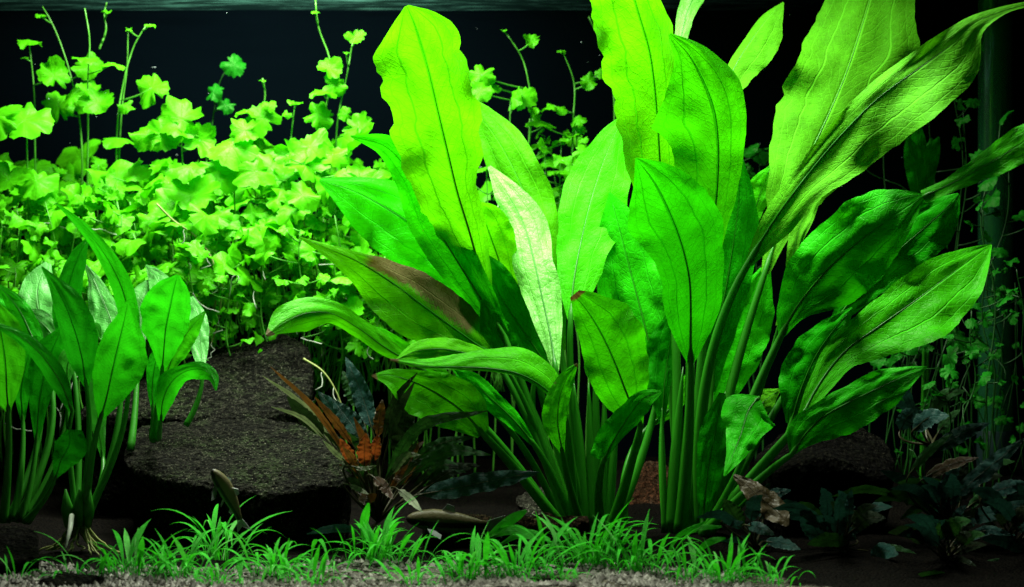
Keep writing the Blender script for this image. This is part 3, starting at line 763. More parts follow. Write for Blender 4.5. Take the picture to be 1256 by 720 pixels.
def roots(parent, cx, cy, D, n, spread, mat, seed):
    r = random.Random(seed)
    for k in range(n):
        pv, pf = [], []
        p = at(cx + r.uniform(-8, 8), cy, D)
        an = r.uniform(0, 2 * math.pi)
        d = Vector((math.cos(an), math.sin(an) * 0.6, 0)) * spread * r.uniform(0.4, 1.0)
        e = p + d; 
        pts = []
        for i in range(12):
            t = i / 11
            q = p.lerp(e, t ** 1.2)
            q.z = p.z * (1 - t) ** 1.6 + (gz(q.x, q.y) + 0.002) * (1 - (1 - t) ** 1.6) 
            q += Vector((fnoise(t*4+k, 1), fnoise(t*4+k, 5), abs(fnoise(t*4+k, 9)) * 0.6)) * 0.006 * t
            pts.append(q)
        tube(pv, pf, pts, [0.0013 * (1 - 0.5 * i / 11) for i in range(12)], 5)
        link_mesh('root', pv, pf, M[mat], parent)
roots(plC, 96, 636, 1.36, 22, 0.040, 'tan_root', 4)
for x0, x1 in ((88, 80),):
    pv, pf = [], []
    tube(pv, pf, [at(x0, 632, 1.34), at(x0 - 2, 648, 1.325), at(x1, 672, 1.31)], [0.0020, 0.0020, 0.0012], 6)
    link_mesh('root', pv, pf, M['root'], plC)
for x, r in ((84, 8), (97, 9), (107, 8)):     # swollen leaf sheaths at the crown
    pv, pf = [], []
    tube(pv, pf, [at(x, 646, 1.36), at(x + (x-96)*0.1, 625, 1.355), at(x + (x-96)*0.3, 600, 1.35)], [r*0.6*1.36/F, r*1.0*1.36/F, r*0.12*1.36/F], 8)
    link_mesh('leaf_sheath', pv, pf, M['petiole_b'], plC)

# ------------------------------------------------------------------ crypts
def strap(parent, pts, w, D, mat, base=None, roll=(0.2, -0.2), wav=0.10, ragged=0.11):
    pts = [(p[0], p[1]) for p in pts]
    C_ = catmull([(p[0], p[1], 0, 0) for p in pts], 9) if len(pts) > 2 else np.array([(pts[0][0] + (pts[1][0]-pts[0][0])*k/8, pts[0][1] + (pts[1][1]-pts[0][1])*k/8 - 0.06*abs(pts[1][0]-pts[0][0])*math.sin(math.pi*k/8), 0, 0) for k in range(9)])
    rows = []
    for k in range(9):
        s = k / 8
        prof = (math.sin(math.pi * min(1, s * 0.94 + 0.05) ** 0.85)) ** 0.8 if 0 < s < 1 else 0.05
        rows.append((C_[k][0], C_[k][1], w * prof, w * prof))
    return leaf(parent, rows, D, mat, base, roll, wav, 1.8, 'petiole_c', 0, None, ragged, n=24, m=3, wk=22)
bX = ground_at(466, 1.42, 0)
cryA = thing('crypt_plant', bX, 'brown crypt with two upright orange leaves and teal leaves beside the slab', 'plant')
XB = (464, 640, 1.42)
for pts, w, D, mt in [
    ([(447,572),(447,550),(449,531)], 11, (1.37,1.36), 'crypt_orange'), ([(458,566),(461,548),(464,532)], 8, (1.38,1.37), 'crypt_orange'),
    ([(436,572),(426,555),(417,538)], 9, (1.37,1.36), 'crypt_orange'), ([(428,562),(385,500),(332,450)], 4.5, (1.38,1.34), 'crypt_brown'),
    ([(412,549),(370,495),(322,461)], 4, (1.40,1.36), 'crypt_paleedge'), ([(398,532),(375,512),(352,486)], 11, (1.39,1.35), 'crypt_dark'),
    ([(400,540),(370,512),(333,499)], 3.5, (1.36,1.33), 'crypt_paleedge'), ([(432,545),(410,515),(386,487)], 6, (1.39,1.38), 'crypt_brown'),
    ([(440,540),(415,508),(390,480)], 13, (1.43,1.44), 'crypt_teal'), ([(447,545),(430,518),(408,490)], 15, (1.41,1.43), 'crypt_teal'),
    ([(456,525),(442,480),(424,438)], 14, (1.44,1.46), 'crypt_teal'), ([(440,500),(428,470),(420,455)], 12, (1.46,1.47), 'crypt_green'),
    ([(464,535),(466,512),(469,490)], 9, (1.40,1.40), 'crypt_brown'),
    ([(470,540),(485,490),(512,457)], 6, (1.38,1.36), 'crypt_dark'), ([(477,540),(490,500),(509,468)], 7, (1.37,1.35), 'crypt_dark'),
    ([(487,560),(496,520),(502,486)], 15, (1.40,1.39), 'crypt_dark'), ([(472,590),(513,525),(598,504)], 9, (1.37,1.33), 'crypt_green'),
    ([(480,582),(500,558),(516,558)], 6, (1.37,1.35), 'crypt_paleedge'), ([(505,580),(553,553),(602,558)], 9, (1.38,1.36), 'crypt_green'),
    ([(505,568),(533,547),(582,536)], 8, (1.41,1.40), 'crypt_green'), ([(514,607),(590,592),(662,579)], 15, (1.40,1.37), 'crypt_teal'),
    ([(458,585),(470,596),(482,612)], 8, (1.37,1.35), 'crypt_brown'), ([(440,606),(450,612),(462,606)], 9, (1.37,1.35), 'crypt_brown'),
    ([(488,600),(503,612),(518,628)], 6, (1.37,1.33), 'crypt_paleedge'), ([(428,595),(440,600),(452,606)], 4, (1.36,1.35), 'crypt_paleedge'),
    ([(443,650),(412,648),(376,655)], 6, (1.35,1.31), 'crypt_teal'), ([(520,600),(560,575),(590,570)], 9, (1.43,1.42), 'crypt_dark'),
    ([(438,580),(430,560),(420,548)], 6, (1.36,1.35), 'crypt_brown'), ([(424,566),(412,556),(396,540)], 4, (1.35,1.34), 'crypt_paleedge'),
    ([(432,572),(446,575),(462,571)], 3.5, (1.35,1.345), 'crypt_paleedge'), ([(520,590),(546,570),(572,580)], 8, (1.42,1.40), 'crypt_green')]:
    strap(cryA, pts, w * (0.85 if mt in ('crypt_brown', 'crypt_teal') else 0.85), D, mt, XB, wav=0.14, ragged=0.10)
rc = random.Random(77)
for k in range(16):
    an = rc.uniform(math.radians(20), math.radians(165)); Lp = rc.uniform(45, 120)
    p0 = (466 + 0.35 * Lp * math.cos(an), 618 - 0.35 * Lp * math.sin(an)); p2 = (466 + Lp * math.cos(an), 618 - Lp * math.sin(an))
    p1 = ((p0[0] + p2[0]) / 2 + rc.uniform(-6, 6), (p0[1] + p2[1]) / 2 - 0.10 * Lp)
    dd = 1.42 + rc.uniform(-0.03, 0.03)
    strap(cryA, [p0, p1, p2], rc.uniform(3.5, 7), (dd, dd - rc.uniform(0, 0.04)), rc.choice(['crypt_dark', 'crypt_brown', 'crypt_green', 'crypt_dark']), XB)
RB = [(1165, 645, 1.42, 'teal crypt with ragged leaves spreading from a crown behind the black rock', [
        ([(1145,552),(1180,532),(1214,519)],10,'crypt_teal'), ([(1117,580),(1140,553),(1168,532)],6,'crypt_green'), ([(1169,610),(1205,580),(1256,538)],11,'crypt_teal'),
        ([(1154,620),(1120,595),(1080,577)],9,'crypt_teal'), ([(1099,607),(1062,600),(1020,609)],5,'crypt_green'), ([(1133,587),(1165,570),(1200,561)],7,'crypt_brown'),
        ([(1151,622),(1130,622),(1104,637)],6,'crypt_green'), ([(1160,610),(1148,595),(1132,585)],6,'crypt_teal'), ([(1165,600),(1168,580),(1180,565)],8,'crypt_teal')]),
      (1030, 672, 1.36, 'low teal crypt with upright blunt leaves between the dead leaf and the black rock', [
        ([(1012,664),(998,645),(983,621)],15,'crypt_teal'), ([(1050,662),(1030,648),(1008,632)],10,'crypt_teal'), ([(1040,655),(1055,645),(1070,630)],6,'crypt_teal'),
        ([(1040,665),(1015,662),(990,668)],9,'crypt_green'), ([(1066,676),(1100,680),(1140,693)],11,'crypt_green'), ([(1068,684),(1085,676),(1102,680)],11,'crypt_teal')]),
      (1245, 668, 1.38, 'teal crypt cropped by the frame below the green glass tube', [
        ([(1179,636),(1215,630),(1258,614)],10,'crypt_teal'), ([(1212,606),(1235,598),(1262,592)],9,'crypt_teal'), ([(1256,676),(1232,663),(1204,661)],9,'crypt_teal'),
        ([(1210,582),(1225,568),(1245,566)],5,'crypt_green'), ([(1256,694),(1245,702),(1228,716)],10,'crypt_teal'), ([(1240,640),(1220,630),(1200,640)],8,'crypt_green')]),
      (1160, 690, 1.33, 'small dark crypt with short leaves low on the gravel in deep shade', [
        ([(1156,655),(1138,640),(1118,637)],9,'crypt_teal'), ([(1145,662),(1130,656),(1112,657)],7,'crypt_teal'), ([(1172,714),(1150,708),(1126,704)],8,'crypt_green'),
        ([(1175,716),(1200,700),(1226,685)],8,'crypt_green'), ([(1170,680),(1190,670),(1210,668)],6,'crypt_dark'), ([(1160,690),(1180,690),(1200,698)],7,'crypt_dark')]),
      (930, 672, 1.38, 'low crypt rosette with ragged grey-green leaves beneath the dead leaf', [
        ([(912,645),(900,632),(888,612)],12,'crypt_green'), ([(916,644),(932,648),(950,656)],7,'crypt_teal'), ([(946,668),(915,662),(882,664)],5,'crypt_teal'),
        ([(938,664),(958,666),(982,674)],7,'crypt_teal'), ([(890,640),(900,642),(912,640)],4,'crypt_teal')]),
      (1140, 545, 1.56, 'shaded crypt with two overlapping dark leaves behind the black rock', [
        ([(1104,528),(1112,512),(1126,500)],10,'crypt_teal'), ([(1120,528),(1140,512),(1164,510)],11,'crypt_teal'), ([(1150,532),(1165,512),(1178,502)],6,'crypt_green')])]
for x, y, D, lab, ls in RB:
    b = ground_at(x, D, 0)
    t = thing('crypt_plant', b, lab, 'plant', 'crypts in the dark corner')
    for pts, w, mt in ls:
        dd = D + rnd.uniform(-0.03, 0.03)
        strap(t, pts, w, (dd, dd - rnd.uniform(0.0, 0.05)), mt, (x + rnd.uniform(-6, 6), min(y, 712), D), roll=(0.4, -0.3))
    for k in range(4 if (x == 930 or y < 600) else 18):
        an = rnd.uniform(math.radians(15), math.radians(165)); Lp = rnd.uniform(28, 85); sx = rnd.uniform(-14, 14)
        p0 = (x + sx + 0.25 * Lp * math.cos(an), y - 14 - 0.3 * Lp * math.sin(an))
        p2 = (x + sx + Lp * math.cos(an) * 1.2, y - 14 - 0.8 * Lp * math.sin(an))
        p1 = ((p0[0] + p2[0]) / 2, (p0[1] + p2[1]) / 2 - 0.16 * Lp)
        dd = D + rnd.uniform(-0.05, 0.06)
        strap(t, [p0, p1, p2], rnd.uniform(5, 10), (dd, dd - rnd.uniform(0, 0.05)), rnd.choice(['crypt_teal', 'crypt_teal', 'crypt_dark', 'crypt_green', 'crypt_teal']), (x + rnd.uniform(-6, 6), min(y, 712), D), roll=(0.4, -0.3))

o = leaf(None, [(900,583,2,2),(914,594,9,8),(930,609,15,14),(946,622,16,15),(958,633,12,12),(966,645,2,2)], (1.355, 1.33), 'dead', None, (0.5, -0.4), 0.10, 2.5, 'petiole_c', ragged=0.06, wk=12, name='dead_leaf')
tag(o, 'brown withered leaf hanging against the lowest stalk of the large sword plant', 'leaf')

# ------------------------------------------------------------------ pennywort
def penny_mesh(seed):
    r = random.Random(seed)
    vs, fs, uvs = [Vector((0, 0, 0))], [], [(0.5, 0.5)]
    nt = 45; rings = (0.3, 0.6, 0.85, 1.0)
    ph = r.uniform(0, 6); k3 = r.choice((2, 3)); cup = r.uniform(-0.45, 0.25); wv = r.uniform(0.12, 0.34); lob = r.choice((8, 9, 10))
    for q in rings:
        for i in range(nt):
            th = 2 * math.pi * i / nt - math.pi
            rr = 1 + (0.16 * (abs(math.cos(0.5 * lob * th + 0.5 * math.sin(2 * th + ph))) - 0.6) + 0.06 * math.cos(3 * th + ph) + 0.20 * fnoise(math.cos(th) * 1.3 + seed, math.sin(th) * 1.3) + 0.26 * fnoise(math.cos(th) * 4 + seed, math.sin(th) * 4)) * q ** 2.2
            dcl = min(abs(th - math.pi), abs(th + math.pi))
            rr *= 1 - 0.62 * math.exp(-(dcl / 0.20) ** 2) * q
            x, y = q * rr * math.cos(th), q * rr * math.sin(th)
            z = cup * q * q + wv * q * q * math.sin(k3 * th + ph) + 0.045 * q * q * math.sin(lob * th + 1) + 0.30 * fnoise(x * 1.6 + seed, y * 1.6) * q
            vs.append(Vector((x, y, z))); uvs.append((0.5 + 0.5 * q * math.cos(th), 0.5 + 0.5 * q * math.sin(th)))
    for i in range(nt):
        fs.append((0, 1 + i, 1 + (i + 1) % nt))
    for a in range(len(rings) - 1):
        for i in range(nt):
            j = (i + 1) % nt
            fs.append((1 + a*nt + i, 1 + (a+1)*nt + i, 1 + (a+1)*nt + j, 1 + a*nt + j))
    return vs, fs, uvs
PM, PMraw = {}, []
for k in range(12):
    vs, fs, uvs = penny_mesh(k * 7 + 1)
    PMraw.append((vs, fs, uvs))
    for mt in ('penny', 'penny_dim'):
        o = link_mesh('leaf', vs, fs, M[mt], None, uvs)
        PM[(mt, k)] = o.data
        bpy.data.objects.remove(o)
def orient(n, spin):
    n = n.normalized()
    z = n
    x = Vector((0, 0, 1)).cross(z)
    if x.length < 1e-3: x = Vector((1, 0, 0))
    x.normalize(); y = z.cross(x)
    m = Matrix((x, y, z)).transposed()
    return m.to_4x4() @ Matrix.Rotation(spin, 4, 'Z')
def penny_leaf(parent, pos, r, mt, rg, up=None):
    n = Vector((rg.gauss(0, 0.6), -rg.uniform(-0.1, 1.0), rg.uniform(0.2, 1.0))) if up is None else up
    o = bpy.data.objects.new('leaf', PM[(mt, rg.randrange(12))])
    C.objects.link(o)
    o.parent = parent
    # the cleft (-x) points back to the stem side
    o.matrix_local = Matrix.Translation(pos - parent.location) @ orient(n, rg.uniform(0, 6.28)) @ Matrix.Diagonal((r, r * rg.uniform(0.85, 1.1), r, 1))
    return o
def bez(a, c, b, n):
    return [a * (1-t)**2 + c * 2*t*(1-t) + b * t*t for t in [i/(n-1) for i in range(n)]]
def penny_stem(path, leaves, label, mt='penny', group=None, rg=None, name='pennywort', rad=0.0011, roots_n=0):
    """path: list of 3-D points from foot to tip; leaves: (pos, radius, normal or None)"""
    t = thing(name, path[0], label, 'plant', group)
    vs, fs = [], []
    n = len(path)
    tube(vs, fs, path, [rad * (1 - 0.45 * i / (n - 1)) for i in range(n)], 5)
    for pos, r, nn in leaves:
        # petiole from the nearest lower point of the stem
        cand = [p for p in path if p.z < pos.z - r * 0.2] or [path[0]]
        s = min(cand, key=lambda p: (p - pos).length + 0.4 * max(0, 0.012 - (pos.z - p.z)))
        ctrl = s.lerp(pos, 0.6); ctrl.z = s.z + (pos.z - s.z) * 0.25
        tube(vs, fs, bez(s, ctrl, pos, 6), [rad * 0.62] * 6, 4)
    link_mesh('stem', vs, fs, M['pw_stem' if mt == 'penny' else 'petiole_dim'], t)
    for pos, r, nn in leaves:
        penny_leaf(t, pos, r, mt, rg, nn)
    for k in range(roots_n):
        i = rg.randrange(n // 3, n - 1)
        pv, pf = [], []
        p = path[i].copy(); pts = []
        d = Vector((rg.uniform(-1, 1), -rg.uniform(0.2, 1.2), rg.uniform(-0.9, 0.5)))
        for j in range(8):
            pts.append(p.copy())
            d += Vector((rg.gauss(0, 0.35), rg.gauss(0, 0.2), rg.gauss(-0.12, 0.3)))
            p = p + d.normalized() * 0.006
        tube(pv, pf, pts, [0.00055] * 8, 4)
        link_mesh('root', pv, pf, M['root' if mt == 'penny' else 'petiole_dim'], t)
    return t

rg = random.Random(21)
def auto_stem(px, D, ytop, label, group, lr=(12, 26), nl=9, mt='penny', y_low=430, lean=None, roots_n=1, zbase=None):
    foot = ground_at(px + rg.uniform(-25, 25), D + rg.uniform(-0.02, 0.02), 0.0)
    foot.z = gz(foot.x, foot.y) if zbase is None else zbase
    tip = at(px, ytop, D - rg.uniform(-0.02, 0.05))
    n = 26
    ph = rg.uniform(0, 50)
    path = []
    for i in range(n):
        t = i / (n - 1)
        p = foot.lerp(tip, t)
        p += Vector((fnoise(t * 3 + ph, 1), 0.6 * fnoise(t * 3 + ph, 5), 0)) * 0.022 * math.sin(math.pi * t * 0.9)
        path.append(p)
    leaves = []
    z_low = at(px, y_low, D).z
    for k in range(nl):
        s = k / max(1, nl - 1)
        z = z_low + (tip.z - z_low) * (s ** 0.8)
        i = min(range(n), key=lambda q: abs(path[q].z - z))
        p = path[i]
        r = rg.uniform(*lr) * rg.choice((0.4, 0.55, 0.65, 0.8, 0.95)) * (0.6 + 0.5 * s) * D / F
        an = rg.uniform(0, 6.28)
        off = Vector((math.cos(an) * 1.3, math.sin(an) * 0.8 - 0.5, rg.uniform(0.3, 1.1))) * rg.uniform(0.010, 0.026)
        if k == nl - 1: off *= 0.25
        leaves.append((p + off, r, None))
    return penny_stem(path, leaves, label, mt, group, rg, roots_n=roots_n)

def bank_label(row, px):
    look = ['large-leaved pennywort stem against the black glass', 'large-leaved pennywort stem second from the black glass',
            'pennywort stem in the thick middle of the bank', 'medium-leaved pennywort stem in the lower bank',
            'small-leaved pennywort stem at the low foot of the bank'][row]
    where = 'behind the broad-leaved plants' if px < 190 else ('behind the lava rock' if px < 400 else 'behind the brown-blotched sword plant')
    return look + ', ' + where
GB = 'pennywort stems of the bright bank'
# the bank: rows from back to front, tops falling toward the viewer
def top_y(px):
    xs = [-40, 30, 90, 160, 230, 300, 370, 440, 520, 600]
    ys = [170, 205, 225, 220, 205, 190, 185, 192, 205, 210]
    return float(np.interp(px, xs, ys))
for row, (D, dy, n, lr) in enumerate([(1.85, -5, 14, (19, 32)), (1.80, 5, 14, (19, 33)), (1.75, 25, 15, (19, 33)), (1.70, 62, 15, (17, 30)), (1.675, 115, 13, (13, 25))]):
    for k in range(n):
        px = -45 + (k + 0.5 + rg.uniform(-0.35, 0.35)) * (620 if row < 4 else 560) / n
        auto_stem(px, D + rg.uniform(-0.02, 0.02), top_y(px) + dy + rg.uniform(-18, 26), bank_label(row, px), GB, lr, 14 if row < 3 else 15,
                  y_low=400 if row < 3 else 450, roots_n=1 if rg.random() < 0.6 else 2)
LM = 'pennywort stem with small scalloped leaves seen through the gap between the sword plants'
for px, yt in ((600,150),(625,120),(650,140),(668,165),(690,170),(705,150),(720,185),(742,190),(640,185),(680,200)):
    auto_stem(px, rg.uniform(1.74, 1.82), yt + rg.uniform(-5, 10), LM, 'pennywort stems between the sword plants', (11, 20), 8, y_low=330)

# individual tall stems that stand out against the black glass
def tall(label, path_px, D, lvs, mt='penny'):
    p = [(x, y, 0, 0) for x, y in path_px]
    path = [at(q[0], q[1], D + 0.006 * fnoise(q[1] * 0.02, q[0])) for q in catmull(p, 26)]
    f = path[0].copy()
    lv = []
    for e in lvs:
        x, y, r = e[:3]
        nn = Vector(e[3]) if len(e) > 3 else None
        lv.append((at(x, y, D - 0.012 + rg.uniform(-0.006, 0.006)), r * (0.86 if r > 15 else 1.0) * D / F, nn))
    return penny_stem(path, lv, label, mt, 'tall pennywort stems above the bank', rg, rad=0.0013)
fr = (0.1, -0.8, 0.55); fl = (-0.25, -0.8, 0.5); flat = (0.1, -0.3, 1.0); dn = (0.2, -0.9, 0.1)
tall('tall pennywort stem with a small leaf tipped flat beside two drifting shoots', [(44,300),(43,180),(41,100),(36,56)], 1.80, [(37,50,15,flat),(66,92,23,(0.3,-0.9,0.2)),(30,70,5,flat)])
tall('tall pennywort stem curving up to the water surface beside a flat-tipped one', [(100,300),(95,130),(80,70),(62,25),(52,8)], 1.82, [(108,82,22,fr),(72,130,22,dn),(50,18,7,flat),(110,118,26,dn)])
tall('tall pennywort stem with a bright cupped leaf and two thin shoots reaching the surface', [(106,300),(108,160),(108,90),(110,50),(104,10)], 1.78, [(106,72,19,flat),(137,78,13,flat),(120,125,24,fr),(88,118,18,fl)])
tall('pennywort stem ending in a bare forked shoot', [(142,250),(148,120),(158,75),(165,55),(180,30)], 1.80, [(184,30,6,flat),(158,36,4,flat),(186,108,27,(-0.2,-0.85,0.5)),(155,130,11,fr)])
tall('pennywort stem with a leaning side shoot beside the forked one', [(144,250),(150,130),(156,80),(157,38)], 1.81, [(158,36,4,flat),(145,170,22,flat)])
tall('pennywort shoot bent like a hook up to the water surface', [(122,60),(130,36),(128,15),(131,3)], 1.82, [(131,14,6,flat)])
tall('large-leaved pennywort stem with two wide leaves facing the glass', [(230,320),(225,220),(222,160)], 1.76, [(222,146,36,(0.1,-0.9,0.4)),(200,165,26,dn),(246,172,24,dn),(180,165,25,fr)])
tall('thin pennywort stem holding dark leaves alone against the black glass', [(258,260),(262,140),(270,100),(286,72)], 1.84, [(287,80,17,(0.3,-0.9,0.2)),(262,112,11,fl),(277,128,11,fr)], 'penny_dim')
tall('pennywort stem with tilted leaves below a tiny bud', [(318,260),(320,150),(325,110),(322,96)], 1.80, [(322,98,4,flat),(322,145,24,(0.1,-0.9,0.3)),(302,136,14,flat),(330,128,9,fr)])
tall('pennywort stem with a small crinkled leaf at its tip near the tall sword leaf', [(355,260),(358,160),(362,128)], 1.79, [(362,128,9,flat),(352,140,6,fr)])
tall('tall pennywort stem trailing thin shoot up to the surface near the tall sword leaf', [(400,260),(398,150),(405,75),(390,30),(387,0)], 1.80, [(404,85,18,fr),(396,112,17,flat),(392,140,20,(0.2,-0.9,0.4)),(410,105,17,dn),(387,14,5,flat)])
tall('pennywort stem with one bent leaf on a long bare shoot beside the tall sword leaf', [(416,250),(414,150),(426,90),(433,50)], 1.80, [(436,46,11,fr),(425,64,4,flat),(440,156,22,fl),(424,140,9,dn)])
tall('pennywort stem carrying the biggest pale leaf of the bank', [(36,330),(34,230),(33,165)], 1.72, [(30,148,38,(0.1,-0.7,0.7)),(-6,142,34,(-0.2,-0.7,0.7)),(10,220,26,fr),(45,222,28,fr)])
tall('pennywort stem with wide bright leaf pair above the slab', [(290,330),(288,250),(285,190)], 1.71, [(284,178,36,(-0.1,-0.7,0.7)),(300,160,22,fr),(268,210,30,fr)])
tall('pennywort stem with broad pale leaf leaning toward the leaf of the sword plant', [(385,330),(382,250),(380,195)], 1.72, [(380,180,30,(0.15,-0.7,0.7)),(360,190,24,fr),(408,190,25,(0.4,-0.7,0.6))])
tall('pennywort stem with a bleached, nearly white leaf at the brightest spot of the bank', [(235,340),(235,260),(236,215)], 1.69, [(232,205,24,(0,-0.5,0.9)),(238,238,34,(0.1,-0.8,0.6)),(205,250,26,fr)])
tall('pennywort stem with drooping leaf beside a bare hooked shoot between the sword plants', [(640,240),(650,110),(640,70),(622,42)], 1.78, [(618,38,4,flat),(652,50,10,fr),(640,118,22,(-0.2,-0.8,0.5)),(590,92,18,(-0.2,-0.9,0.3)),(600,104,13,flat)])
tall('pennywort stem with small twin leaves on a curved tip between the sword plants', [(700,240),(703,150),(704,100),(690,62)], 1.78, [(688,62,6,flat),(722,100,11,fr),(738,90,9,fr),(660,150,18,flat),(680,130,17,flat)])
tall('bare pennywort shoot running up behind the back-lit sword leaf', [(752,200),(752,110),(740,60),(722,20)], 1.84, [(700,170,14,fr)])

# bare pale runners strung across the front of the bank
def runner(label, pts, D):
    t = thing('pennywort_runner', at(pts[0][0], pts[0][1], D), label, 'plant')
    vs, fs = [], []
    P = [at(q[0], q[1], D + 0.01 * fnoise(q[0] * 0.02, 3)) for q in catmull([(x, y, 0, 0) for x, y in pts], 24)]
    tube(vs, fs, P, [0.0012 - 0.0005 * i / 23 for i in range(24)], 5)
    link_mesh('stem', vs, fs, M['tan_root'], t)
    for k in (8, 15, 21):
        pv, pf = [], []
        p = P[k]; q = [p + Vector((0.004 * fnoise(j * .7 + k, 2) * j, -0.001 * j, -0.0035 * j)) for j in range(6)]
        tube(pv, pf, q, [0.0005] * 6, 4)
        link_mesh('root', pv, pf, M['root'], t)
runner('bare pale runner strung diagonally across the bright bank', [(192,250),(212,270),(240,290),(262,322),(270,350)], 1.655)
runner('thin pale runner hooking downward at the foot of the bank by the lava rock', [(262,380),(272,345),(266,400),(256,430)], 1.66)
runner('thin white thread-like runner under the brown-blotched sword leaf', [(372,440),(395,455),(412,480),(420,500)], 1.60)

# shaded stems by the tube
LD = 'dim dark green pennywort stem in the shade around the green glass tube'
GD = 'shaded pennywort stems by the tube'
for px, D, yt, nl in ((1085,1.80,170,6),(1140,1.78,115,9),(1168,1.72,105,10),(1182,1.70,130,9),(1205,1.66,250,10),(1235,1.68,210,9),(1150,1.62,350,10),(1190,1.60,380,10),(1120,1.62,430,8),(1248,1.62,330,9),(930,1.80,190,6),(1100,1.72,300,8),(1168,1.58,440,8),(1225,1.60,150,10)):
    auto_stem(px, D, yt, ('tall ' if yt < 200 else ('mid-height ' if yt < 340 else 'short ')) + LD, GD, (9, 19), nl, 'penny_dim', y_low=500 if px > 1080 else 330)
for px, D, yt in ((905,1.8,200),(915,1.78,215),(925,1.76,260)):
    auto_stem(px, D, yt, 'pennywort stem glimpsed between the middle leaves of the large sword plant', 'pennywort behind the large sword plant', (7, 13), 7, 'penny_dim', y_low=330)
yt = thing('young_rosette', ground_at(1130, 1.74, 0.01), 'young rosette plant with upright dark leaves behind the large sword plant', 'plant')
for rows in ([(1128,260,3,3),(1124,215,12,12),(1118,185,10,10),(1112,165,1,1)], [(1136,260,3,3),(1138,210,10,10),(1146,180,8,8),(1152,168,1,1)], [(1132,250,3,3),(1128,200,9,9),(1126,165,8,8),(1128,150,1,1)]):
    leaf(yt, rows, (1.72, 1.70), 'sword_dark', (1130, 600, 1.74), (0.2, 0.1), 0.15, 3, n=20, m=4)

# tangle of thin stems and tiny leaves low in the bank: nobody could count it
def tangle(x0, x1, y0, y1, D0, D1, nst, nlf, mt, label, zfac=1.0, rr=(4, 11)):
    vs, fs, uvs = [], [], []
    r = random.Random(int(x0) + 5)
    def addleaf(p, s, n):
        V, Fc, U = PMraw[r.randrange(12)]
        b = len(vs)
        m = Matrix.Translation(p) @ orient(n, r.uniform(0, 6.28)) @ Matrix.Diagonal((s, s, s, 1))
        vs.extend(m @ v for v in V); uvs.extend(U)
        fs.extend(tuple(b + q for q in f) for f in Fc)
    for k in range(nlf):
        D = r.uniform(D0, D1)
        y = y0 + (y1 - y0) * r.random()
        p = at(r.uniform(x0, x1), y, D)
        addleaf(p, r.uniform(*rr) * D / F, Vector((r.gauss(0, .5), -r.uniform(0.1, 1), r.uniform(0.2, 1))))
    o = link_mesh('pennywort_undergrowth', vs, fs, M[mt], None, uvs)
    tag(o, label, 'undergrowth', kind='stuff')
    v2, f2 = [], []
    for k in range(nst):
        D = r.uniform(D0 - 0.01, D1)
        x = r.uniform(x0, x1)
        a = at(x, y1 + 30, D); b = at(x + r.gauss(0, 30), r.uniform(y0, y1 - 60), D + r.uniform(-0.03, 0.02))
        c = a.lerp(b, 0.5) + Vector((r.gauss(0, 0.015), r.gauss(0, 0.01), 0))
        tube(v2, f2, bez(a, c, b, 9), [r.uniform(0.0004, 0.0008)] * 9, 4)
    o2 = link_mesh('thin_stems', v2, f2, M['pw_stem' if mt == 'penny' else 'petiole_dim'], o)
    o2['kind'] = 'stuff'
tangle(-40, 640, 240, 450, 1.70, 1.78, 240, 520, 'penny', 'tangle of tiny pennywort leaves and thread-like stems low in the bright bank')
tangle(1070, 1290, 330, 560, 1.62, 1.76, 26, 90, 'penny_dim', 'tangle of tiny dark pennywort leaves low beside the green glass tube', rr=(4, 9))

# ------------------------------------------------------------------ turf grass
def blade_mesh(k):
    r = random.Random(k + 50)
    curve = [0.35, 0.8, 1.25, 1.6, 0.6, 1.05, 1.4, 1.9][k]
    n = 12; vs, fs, uvs = [], [], []
    x = z = 0.0; an = 0.05
    wmax = [0.040, 0.030, 0.026, 0.026, 0.046, 0.030, 0.024, 0.034][k]
    for i in range(n):
        s = i / (n - 1)
        w = wmax * (0.24 + 0.76 * math.sin(math.pi * min(1.0, max(0.0, (s - 0.2) / 0.8)) ** 1.25)) * (1 - s ** 6) + 0.002
        tw = 0.5 * math.sin(s * 2 + k)
        for j in (-1, 0, 1):
            vs.append((x - 0.25 * w * abs(j) * math.sin(an) + j * w * tw * 0.2, j * w, z + 0.35 * w * abs(j)))
            uvs.append((0.5 + 0.5 * j, s))
        an += curve * 1.5 / n * (0.5 + s)
        x += math.sin(an) / n; z += math.cos(an) / n
    for i in range(n - 1):
        for j in range(2):
            a = i * 3 + j
            fs.append((a, a + 1, a + 4, a + 3))
    return vs, fs, uvs
BM, BR = {}, []
for k in range(8):
    v, f, u = blade_mesh(k); BR.append((v, f, u))
    for mt in ('grass', 'grass_pale'):
        o = link_mesh('leaf', v, f, M[mt], None, u); BM[(k, mt)] = o.data; bpy.data.objects.remove(o)
